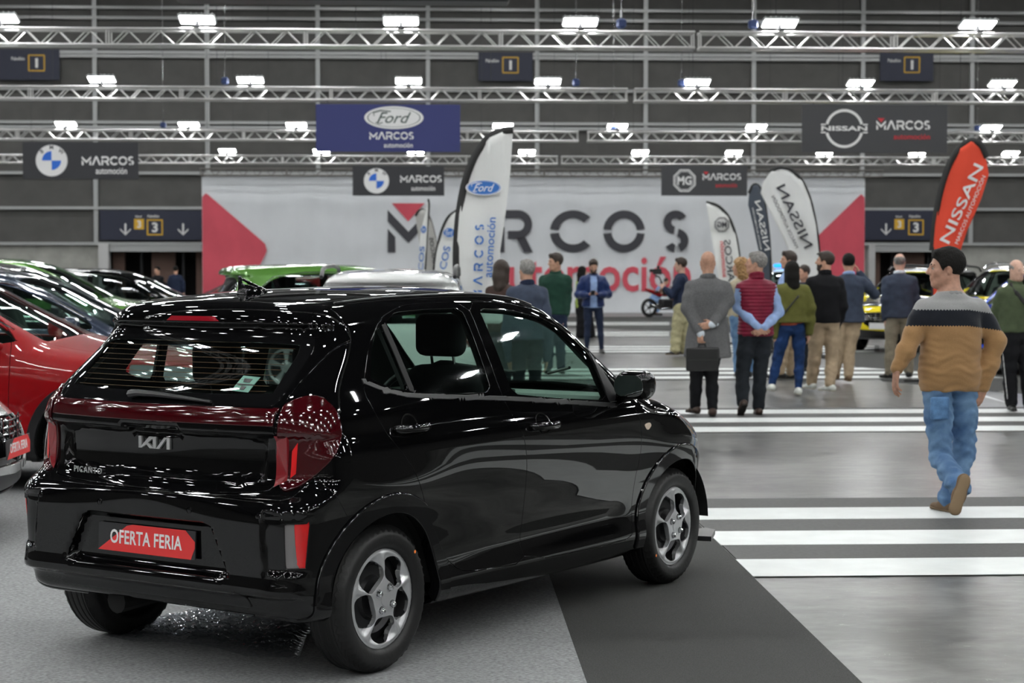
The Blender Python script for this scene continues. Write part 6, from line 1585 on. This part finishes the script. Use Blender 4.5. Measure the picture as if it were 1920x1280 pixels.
b = MB(); b.box(j((1232, 509, -.03)), (.16, .09, .10), bev=.01); b.box(j((1223, 507, -.03)), (.10, .06, .06), bev=.01); b.box(j((1234, 501, -.03)), (.05, .05, .06), bev=.01); b.build('camera_body', SATIN, gm)
# man with the phone
p13 = person('bearded man in an open royal blue jacket looking down at the phone in his hands', 1112, 664, 1.77, 180, (0, -28, (0, -.03, -.01)), [((1141, 552, -.0), (1121, 552, -.26)), ((1084, 552, -.0), (1103, 553, -.26))], [((1125, 608, 0), (1128, 655, 0), (.1, -1)), ((1102, 608, 0), (1100, 654, .05), (-.1, -1))],
    [dict(name='shirt', mat=SHIRTB, hem=.86, ease=.014, sleeves=False), dict(name='open_jacket', mat=ROYAL, hem=.88, ease=.040, open=.062, sr=.98, amp=.006, collar=dict(mat=NAVYC, r=.012, h=.01))], (NAVYC, .002, dict(cuff=-.008)), (BLEATH, SOLEK), hair=('short', BRHAIR), beard='full', h=.011, wd=1.05, hands=(1.3, 1.3),
    handdir=[((-.75, -.3, .1), (0, .2, 1), (0, -1, .2)), ((.75, -.3, .1), (0, .2, 1), (0, -1, .2))])
b = MB(); b.box((0, 0, 0), (.075, .15, .009), bev=.003); o = b.build('mobile_phone', SATIN); place(o, p13['base']+p13['J']((1111.5, 549, -.36)), (1, 0, 0), (0, -.8, .6)); tag(o, 'black phone held in both hands by the man in royal blue', 'phone')
# woman behind him
person('woman in a lime green top and wide black trousers, behind the man with the phone', 1092, 634, 1.64, -60, (0, 0), [((1084, 565, 0), (1084, 580, 0)), ((1104, 560, .2), (1108, 575, .2))], [((1090, 600, 0), (1088, 628, 0), (1, -.2)), ((1104, 600, .1), (1108, 627, .1), (1, .2))],
    [dict(name='lime_top', mat=cloth('lime_cotton', (.32, .42, .10)), hem=.86, ease=.02)], (BLACKC, .05), (BLEATH, SOLEK), hair=('long', BLKHAIR), h=.014, eyes=False, wd=.9)
# dark green sweater
p15 = person('dark-haired man in a dark green zip-neck sweater looking left, beyond the car windscreen', 1041, 703, 1.81, 160, (-48, -6), [((1063, 562, .0), (1059, 592, -.05)), ((1018, 562, .0), (1022, 600, -.02))], [((1050, 640, 0), (1052, 690, 0), (.1, -1)), ((1030, 640, 0), (1028, 690, 0), (-.2, -1))],
    [dict(name='zip_neck_sweater', mat=DGREEN, hem=.88, ease=.035, collar=dict(mat=DGREEN, r=.016, h=.03, z=-.0))], (NAVYC, .012), (BLEATH, SOLEK), hair=('thick', BRHAIR), h=.010, wd=1.06)
# grey-haired man
person('grey-haired man in a navy jacket with brown shoulders, seen from behind over the car roof', 988, 772, 1.68, 18, (6, 4), [((951, 620, -.02), (955, 672, .04)), ((1028, 620, -.02), (1025, 672, .04))], [((973, 690, 0), (972, 757, 0)), ((1003, 690, 0), (1004, 757, 0))],
    [dict(name='jacket', mat=NAVYB, hem=.84, ease=.035, collar=dict(mat=NAVYC, r=.016, h=.03, z=0))], (DARKC, .014), (BLEATH, SOLEK), hair=('short', GRHAIR), h=.009, wd=1.08, eyes=False)
person('woman with long dark hair in a brown top, beside the tall white flag', 941, 754, 1.68, -30, (0, 0), [((922, 600, 0), (925, 640, .05)), ((962, 600, 0), (958, 640, .05))], [((933, 665, 0), (933, 714, 0)), ((950, 665, 0), (950, 714, 0))],
    [dict(name='brown_top', mat=cloth('dark_brown_knit', (.05, .03, .025)), hem=.88, ease=.02)], (DARKC, .01), (BLEATH, SOLEK), hair=('long', BRHAIR), h=.012, wd=.92, eyes=False)
# far visitors at the left
for lb, u, v, H, tn, cm in (('distant dark-haired visitor in grey beyond the green car at the far left', 20, 602, 1.72, 30, cloth('mid_grey_knit', (.12, .12, .13))), ('distant visitor in a dark coat near the doorway at the left', 296, 600, 1.66, 150, BLACKC), ('distant visitor in navy standing in front of the left doorway', 330, 596, 1.68, 0, NAVYC)):
    sc = 3380.6/G(u, v)[1]
    person(lb, u, v, H, tn, (0, 0), [((u-.24*sc, v-1.12*sc, 0), (u-.25*sc, v-.86*sc, 0)), ((u+.24*sc, v-1.12*sc, 0), (u+.25*sc, v-.86*sc, 0))], [((u-.1*sc, v-.5*sc, 0), (u-.1*sc, v-.09*sc, 0)), ((u+.1*sc, v-.5*sc, 0), (u+.1*sc, v-.09*sc, 0))],
        [dict(name='jacket', mat=cm, hem=.85, ease=.03)], (DARKC, .012), (BLEATH, SOLEK), hair=('short', BLKHAIR), h=.016, eyes=False)
# ---------------------------------------------------------------- the other cars
def paint(n, c, **k): return mat(n, c, k.pop('rough', .06), k.pop('metal', .0), k.pop('coat', .6), **k)
P_RED = paint('metallic_red_paint', (.30, .003, .006), metal=.0, rough=.35, coat=1, spec=.2); P_SIL = paint('silver_paint', (.50, .51, .50), metal=.5, rough=.25, coat=1); P_NAVY = paint('navy_grey_paint', (.028, .042, .075), metal=.3, rough=.2, coat=1)
P_GRN = paint('green_paint', (.10, .26, .045), metal=.25, rough=.22, coat=1); P_WHT = paint('white_paint', (.82, .84, .83), rough=.2, coat=1); P_YEL = paint('yellow_paint', (.80, .66, .01), rough=.2, coat=1)
P_BLU = paint('bright_blue_paint', (.01, .06, .60), rough=.2, coat=1); P_GRY = paint('dark_grey_paint', (.035, .037, .042), metal=.4, rough=.2, coat=1); P_PAL = paint('pale_silver_paint', (.62, .63, .62), rough=.25, coat=1)
DGLASS = glass('car_side_glass', (.40, .47, .45))
RIMD = mat('dark_alloy', (.10, .10, .105), .3, .8); RIMS = mat('bright_alloy', (.45, .46, .47), .28, .85)
def suv(label, nose, az, body, sx=1.0, sz=1.0, roof=None, rails=None, plate=False, rim=RIMS, name='suv_car', glassm=None, h=.036, bonnet_m=None, frontrich=False, tail=None, archm=SATIN, group=None, wd=1.0, upper=None):
    """nose: world xy of the front centre, az: compass direction of travel from +Y"""
    a = math.radians(az); d = (math.sin(a), math.cos(a)); nx = 3.66*sx
    root = empty(name, label, 'car', (nose[0]-d[0]*nx, nose[1]-d[1]*nx, .0048), PI/2-a, group)
    X = lambda L_: [q*sx for q in L_]; Z = lambda L_: [q*sz for q in L_]; PZ = lambda P: [(q[0]*sx, q[1]*sz) for q in P]
    wr = .345; wb = 2.72*sx; W0 = .925*wd
    p = dict(xr=-.96*sx, xf=3.67*sx, hw=W0+.01, H=1.70*sz, wr=wr,
        T=(X([-1.1, -.75, -.3, .4, 1.0, 1.4, 1.7, 2.0, 2.3, 2.5, 2.7, 3.1, 3.4, 3.6, 3.75]), Z([1.50, 1.605, 1.65, 1.668, 1.655, 1.60, 1.50, 1.35, 1.20, 1.11, 1.065, 1.01, .93, .80, .6])),
        R=(Z([.15, .35, .45, .6, .72, .9, 1.05, 1.14, 1.50, 1.53, 1.60, 1.75]), X([-.80, -.88, -.945, -.95, -.92, -.90, -.87, -.80, -.56, -.66, -.68, -.60])),
        Fr=(Z([.1, .25, .35, .5, .7, .85, 1.0]), X([3.45, 3.58, 3.645, 3.66, 3.64, 3.56, 3.4])),
        W=(Z([.1, .22, .35, .5, .7, .86, .96, 1.06, 1.3, 1.55, 1.66, 1.8]), [q*wd for q in (.70, .82, .895, .895, .915, .925, .91, .865, .775, .665, .60, .5)]),
        P=(X([-1.1, -.8, -.4, 0, 1.3, 2.7, 3.1, 3.4, 3.7, 3.9]), [-.07, -.04, -.012, 0, .004, 0, -.02, -.08, -.19, -.3]),
        crown=.08, bow=.26, bx0=1.0*sx, rc=(.04, .12), rcz=(.8, 1.0), fc=.28, k=.20, kt=.12, kf=.35,
        zb=(X([-1, -.5, 0, 2.7, 3.2, 3.7]), [.30, .28, .24, .22, .23, .26]), lin=.04,
        Wadd=lambda x, z: .022*np.exp(-((x-0)/.45)**2-((z-.78*sz)/.13)**2)+.022*np.exp(-((x-wb)/.45)**2-((z-.78*sz)/.13)**2)-.02*np.exp(-((z-.48)/.1)**2)*sst(x, .5, .9)*(1-sst(x, 1.9, 2.2)))
    F = car_field(p)
    DLO = PZ([(-.42, 1.18), (-.36, 1.30), (-.12, 1.49), (.3, 1.545), (1.0, 1.545), (1.35, 1.50), (1.75, 1.36), (2.12, 1.16), (2.20, 1.06), (1.6, 1.085), (.4, 1.10)])
    dlo = side_poly(DLO, .35, 1)
    bar = lambda x0, w_, k_: (lambda x, y, z: np.maximum(dlo(x, y, z), np.abs(x-x0*sx+(z-1.1*sz)*k_)-w_))
    RDp = PZ([(-.06, 1.10), (-.30, 1.25), (-.10, 1.50), (.3, 1.565), (.82, 1.57), (.86, 1.1), (.90, .40), (.52, .36), (.42, .62), (.25, .85)])
    FDp = PZ([(.90, .40), (.86, 1.1), (.82, 1.57), (1.1, 1.555), (1.4, 1.50), (1.78, 1.37), (2.12, 1.18), (2.16, 1.0), (2.12, .42), (2.05, .37)])
    wf = lambda x, y, z: np.maximum(np.maximum(np.abs(y)-(.58+.12*sst(x, 1.6*sx, 2.5*sx))*wd, x-(2.50*sx-.28*y*y)), np.maximum(1.50*sx-.22*y*y-x, .98*sz-z))
    bf = lambda x, y, z: np.maximum(np.maximum(np.abs(y)-.72*wd, 2.52*sx-.28*y*y-x), np.maximum(.90*sz-z, x-3.55*sx))
    hl = front_poly([(.46*wd, .80*sz), (.50*wd, .88*sz), (.93*wd, .93*sz), (.93*wd, .82*sz), (.60*wd, .74*sz)], 3.0*sx, 1)
    gr = front_poly([(0, .80*sz), (.42*wd, .78*sz), (.40*wd, .55*sz), (.28*wd, .48*sz), (0, .48*sz), (-.3, .48*sz), (-.3, .8*sz)], 3.2*sx, 0)
    ai = front_poly([(0, .42*sz), (.80*wd, .46*sz), (.74*wd, .28*sz), (0, .28*sz), (-.3, .28*sz), (-.3, .42*sz)], 3.2*sx, 0)
    rw = rear_poly([(-.60*wd, 1.13*sz), (.60*wd, 1.13*sz), (.55*wd, 1.49*sz), (-.55*wd, 1.49*sz)], -.2, 1)
    tlm = lambda x, y, z: np.maximum(np.maximum(.50*wd-np.abs(y), np.abs(z-.98*sz)-.075*sz), x+.55*sx)
    ring = lambda x, y, z: np.maximum(np.hypot(x, z-wr)-.455, .55-np.abs(y))
    ring2 = lambda x, y, z: np.maximum(np.hypot(x-wb, z-wr)-.455, .55-np.abs(y))
    clad = lambda x, y, z: np.maximum(z-.40*sz, -1+0*x)
    rf = lambda x, y, z: np.maximum(np.maximum(1.58*sz-z, np.abs(y)-.9), x-1.45*sx)
    gm = glassm or DGLASS
    claims = [dict(name='window_pillar', f=bar(.86, .045, .05), mat=GLOSSBLK, split=1, rim=0), dict(name='window_pillar', f=bar(-.0, .03, .3), mat=GLOSSBLK, split=1, rim=0),
        dict(name='side_window', f=dlo, mat=gm, split=1, rim=0, glass=1, lift=-.004),
        dict(name='rear_door', f=side_poly(RDp, .35, 1), mat=body, split=1, gap=.004), dict(name='front_door', f=side_poly(FDp, .35, 1), mat=body, split=1, gap=.004),
        dict(name='rear_window', f=rw, mat=gm, rim=0, glass=1), dict(name='windscreen', f=wf, mat=GLASS, rim=0, glass=1),
        dict(name='headlight', f=hl, mat=HEADL, split=1, gap=.002), dict(name='tail_light', f=tlm, mat=LAMPRED, split=1, lift=.006), dict(name='grille', f=gr, mat=GLOSSBLK, lift=-.02, rim=0), dict(name='air_intake', f=ai, mat=SATIN, lift=-.02, rim=0),
        dict(name='rear_arch_trim', f=ring, mat=archm, split=1, lift=.008), dict(name='front_arch_trim', f=ring2, mat=archm, split=1, lift=.008), dict(name='lower_cladding', f=clad, mat=SATIN, rim=.006), dict(name='bonnet', f=bf, mat=bonnet_m or body, gap=.003)]
    claims[1]['name'] = 'quarter_pillar'
    if roof: claims.insert(3, dict(name='roof_panel', f=rf, mat=roof))
    if upper: claims.insert(4, dict(name='upper_body', f=lambda x, y, z: np.maximum(np.maximum(1.085*sz-z, np.abs(x-.7*sx)-1.30*sx), .5-np.abs(y)), mat=upper))
    out = build_car(p, root, F, claims, h, body, (0, wb), .40)
    for s in (-1, 1):
        for wx in (0, wb):
            make_wheel('wheel', wr, .225, .235, 'five' if rim is RIMS else 'multi', rim, root, (wx, s*(W0-.125), wr), s)
            b = MB(); n = 16; V = []
            for k in range(n+1):
                aa = -.3+(PI+.6)*k/n
                for yy in (W0-.06, W0-.36): V.append((wx+.405*math.cos(aa), s*yy, wr+.405*math.sin(aa)))
            b.add(V, [[2*k, 2*k+1, 2*k+3, 2*k+2] for k in range(n)]); b.add([(wx+.41*math.cos(-.3+(PI+.6)*k/n), s*(W0-.36), wr+.41*math.sin(-.3+(PI+.6)*k/n)) for k in range(n+1)], [list(range(n+1))]); b.build('wheel_well', LINER, root, True)
        mx_, mz = 2.02*sx, 1.09*sz
        rounded_block('door_mirror', [('box', (mx_, s*(W0+.10), mz+.03), (.065, .115, .075), .05), ('cap', (mx_+.02, s*(W0+.02), mz-.02), (mx_+.05, s*(W0-.08), mz-.05), .03, .03)], (mx_-.12, min(s*(W0-.14), s*(W0+.26)), mz-.14), (mx_+.16, max(s*(W0-.14), s*(W0+.26)), mz+.16), .02, body, root, .03)
        for dn, hx in (('rear_door', .12), ('front_door', 1.12)):
            b = MB(); b.tube([(hx*sx+q, s*(W0-.015+o_), .94*sz) for q, o_ in ((-.11, -.01), (-.08, .02), (0, .03), (.08, .02), (.11, -.01))], .014, 8); b.build('door_handle', body, out[(dn, s)], 'all')
        if rails:
            b = MB(); b.tube([(q*sx, s*.66*wd, (zq)*sz) for q, zq in ((-.75, 1.585), (-.6, 1.66), (-.3, 1.685), (.5, 1.70), (1.1, 1.675), (1.3, 1.60))], .02, 8); b.build('roof_rail', rails, root, True)
        b = MB(); yy_2 = [(q[0], s*(p_side(F, q[0], q[1])+.004), q[1]) for q in PZ([(-.42, 1.17), (-.36, 1.31), (-.12, 1.50), (.3, 1.556), (1.0, 1.556), (1.36, 1.51), (1.76, 1.37), (2.14, 1.16)])]
        b.tube(yy_2, .007, 6); b.build('window_trim', CHROME if rim is RIMS else SATIN, root, True)
        make_seat(root, (1.25*sx, s*.38, .42*sz))
    make_seat(root, (.38*sx, 0, .45*sz), 1.12, True)
    b = MB(); b.prism([(2.05*sx, .6), (1.98*sx, .95*sz), (2.1*sx, 1.03*sz), (2.48*sx, 1.03*sz), (2.5*sx, .6)], -.72*wd, .72*wd, lambda a_, c_, h_: (a_, h_, c_)); b.build('dashboard', DASHM, root)
    b = MB(); b.box((1.35*sx, 0, .30), (3.3*sx, 1.2, .12)); b.build('underbody', LINER, root)
    if plate: number_plate(root, (3.66*sx+.012, 0, .535), (0, 1, 0), (-.05, 0, 1))
    if frontrich:
        b = MB()
        for k in range(7): b.tube([(3.585*sx, -.38, (.50+.045*k)*sz), (3.635*sx, 0, (.50+.045*k)*sz), (3.585*sx, .38, (.50+.045*k)*sz)], .006, 6)
        for k in range(8): b.tube([(3.635*sx-.4*(-.35+.1*k)**2, -.35+.1*k, .49*sz), (3.630*sx-.4*(-.35+.1*k)**2, -.35+.1*k, .79*sz)], .005, 6)
        b.build('grille_bars', CHROME, root, True)
        for s in (-1, 1):
            pass
    return root, out, F
def p_side(F, xx, zz):
    lo, hi = .3, 1.2
    for _ in range(24):
        mid = (lo+hi)/2
        if F(np.array([xx]), np.array([mid]), np.array([zz]))[0] < 0: lo = mid
        else: hi = mid
    return lo
def cw(X, Z): return fwd(X, Z)
suv('silver car with mesh grille and red offer plate, its nose at the left edge', cw(-2.93, 10.62), 92.1, P_SIL, .96, .90, plate=True, frontrich=True, name='estate_car', h=.03)
suv('metallic red car beside the silver nose, seen through and beyond the hatchback tail', cw(-2.05, 13.55), 92.0, P_RED, .98, .99, name='suv_car', h=.032, glassm=GLASS)
suv('navy grey saloon-height car behind the metallic red car', cw(-2.35, 17.3), 92.0, P_NAVY, 1.0, .96, name='saloon_car', glassm=GLASS)
suv('dark grey car between the navy car and the green car with the visible windscreen', cw(-3.5, 21.2), 92.0, P_GRY, .97, 1.0, name='hatchback_car')
suv('green car with its windscreen in view, at the far left', cw(-4.9, 27.6), 92.0, P_GRN, 1.0, 1.05, name='suv_car')
suv('black car behind the green one at the far left, in front of the doorway', cw(-4.6, 32.4), 92.0, PAINT_BLACK, 1.0, .96, name='suv_car')
suv('red car with silver roof rails in front of the left doorway', cw(-7.7, 37.0), 268.0, P_RED, .95, .88, rails=CHROME, name='suv_car')
suv('green car seen from its side and tail, left of the white car roof', cw(.33, 24.8), 96-22, P_GRN, 1.0, .99, name='suv_car')
suv('white car with roof rails seen end on beyond the black hatchback', cw(-1.2, 21.2), 2.0, P_WHT, 1.0, .95, rails=SATIN, name='suv_car', wd=.94)
y1, o1, _ = suv('yellow car with dark windows and a white roof on the right-hand stand', cw(7.05, 34.3), 214, P_YEL, .92, .97, roof=P_PAL, rails=SATIN, rim=RIMD, name='suv_car', frontrich=True, bonnet_m=P_GRY, upper=GLOSSBLK)
number = None
b = MB(); b.box((3.66*.92+.012, 0, .50), (.006, .52, .12)); b.build('number_plate', PRINTW, y1)
b = MB()
for xx in (.1, .8): b.tube([(xx, -.62, 1.66), (xx, .62, 1.66)], .022, 8)
b.build('roof_bars', SATIN, y1, True)
suv('yellow car with pale roof rails half hidden behind the walking man', cw(7.65, 30.6), 222, P_YEL, .95, .995, rails=CHROME, roof=P_PAL, upper=GLOSSBLK, rim=RIMD, name='suv_car')
suv('blue car between the walking man and the older man in green', cw(7.15, 26.9), 222, P_BLU, .95, .95, rim=RIMD, name='suv_car')
pc, o2, _ = suv('white car with a blue light bar on its roof beyond the group of visitors', cw(6.4, 45.0), 205, P_WHT, 1.0, .97, name='suv_car')
b = MB(); b.box((.9, 0, 1.68), (.28, 1.1, .10), bev=.03); b.build('light_bar', mat('blue_light_bar', (.02, .25, .8), .2, emit=(.02, .4, 1), estr=1.2), pc)

# ---------------------------------------------------------------- motorbike and the crouching person by the banner
def motorbike(loc, rz):
    e = empty('motorbike', 'small red and black motorbike before the banner, left of the young man filming', 'motorbike', loc, rz)
    for x in (-.62, .68):
        b = MB(); b.lathe([(.23, -.05), (.30, -.045), (.315, 0), (.30, .045), (.23, .05)], 28, 'y', (x, 0, .315), True); b.build('wheel', RUBBER, e, True)
        b = MB(); b.lathe([(.23, -.03), (.20, 0), (.23, .03)], 28, 'y', (x, 0, .315)); b.tube([(x, -.07, .315), (x, .07, .315)], .03, 10)
        for k in range(5): a_ = 2*PI*k/5; b.tube([(x, 0, .315), (x+.21*math.cos(a_), 0, .315+.21*math.sin(a_))], .014, 6)
        b.build('wheel_rim', STEEL, e, True)
    b = MB()
    for s in (-.08, .08): b.tube([(.68, s, .315), (.47, s, .95)], .022, 8); b.tube([(-.62, s, .315), (-.1, s, .42)], .025, 8)
    b.tube([(.46, -.34, 1.0), (.44, 0, .98), (.46, .34, 1.0)], .016, 8); b.build('fork_and_handlebar', STEEL, e, True)
    rounded_block('fuel_tank', [('cap', (.28, 0, .82), (-.02, 0, .78), .15, .10)], (-.2, -.2, .6), (.5, .2, 1.02), .03, P_RED, e, .04)
    rounded_block('fairing', [('box', (.42, 0, .72), (.16, .15, .24), .1), ('cap', (-.2, 0, .76), (-.75, 0, .92), .10, .05)], (-.9, -.25, .4), (.7, .25, 1.1), .035, P_RED, e, .05)
    rounded_block('engine', [('box', (.05, 0, .42), (.22, .15, .18), .05)], (-.25, -.25, .2), (.35, .25, .65), .035, STEEL, e, .02)
    b = MB(); b.box((-.22, 0, .84), (.5, .22, .08), bev=.03); b.build('saddle', SATIN, e)
    b = MB(); b.tube([(.1, -.16, .3), (-.3, -.18, .28), (-.7, -.18, .42)], [.03, .04, .055], 10); b.build('exhaust_pipe', CHROME, e, True)
    return e
g = G(1240, 594); motorbike((g[0]+.1, g[1], 0), .5)
g = G(1222, 590); r = empty('person', 'person in light blue denim crouching by the red motorbike in front of the banner', 'person', (g[0]-.05, g[1]-.75, 0))
S_ = Sdf(.016); S_.cap((.02, 0, .55), (.30, 0, .92), .13, .14, .05); S_.cap((.32, 0, .98), (.40, 0, 1.08), .055, .055, .03); S_.ell((.46, 0, 1.16), (.085, .075, .11), None, .03)
for s in (-1, 1): S_.chain([(.30, s*.16, .95), (.52, s*.18, .82), (.74, s*.10, .86)], [.05, .042, .032], .02); hand(S_, (.74, s*.10, .86), (1, 0, .1), (0, -s, -.3), (0, 0, 1), .8); S_.chain([(.0, s*.10, .52), (.34, s*.13, .50), (.12, s*.12, .10)], [.08, .06, .042], .03)
S_.mesh('body', SKIN, r)
S_ = Sdf(.016); S_.cap((.0, 0, .52), (.30, 0, .93), .155, .165, .05)
for s in (-1, 1): S_.chain([(.30, s*.16, .95), (.52, s*.18, .82), (.70, s*.11, .86)], [.068, .058, .045], .03)
S_.noise = wrinkles(.006, 24); S_.mesh('denim_jacket', mat('light_blue_denim', (.17, .27, .46), .9, noise=.3, nscale=10), r)
S_ = Sdf(.016); S_.ell((.0, 0, .50), (.16, .18, .14))
for s in (-1, 1): S_.chain([(.0, s*.10, .50), (.34, s*.13, .49), (.13, s*.12, .14)], [.10, .078, .060], .03)
S_.noise = wrinkles(.006, 24); S_.mesh('trousers', mat('light_blue_denim', (.17, .27, .46)), r)
for s in (-1, 1):
    S_ = Sdf(.014); S_.cap((.06, s*.12, .045), (.30, s*.12, .035), .045, .035); S_.mesh('shoe', BLEATH, r)
S_ = Sdf(.014); S_.ell((.455, 0, 1.20), (.092, .085, .095)); S_.mesh('hair', BRHAIR, r, clip=lambda x, y, z: 1.16-z+.6*(x-.44))
black_hatchback()
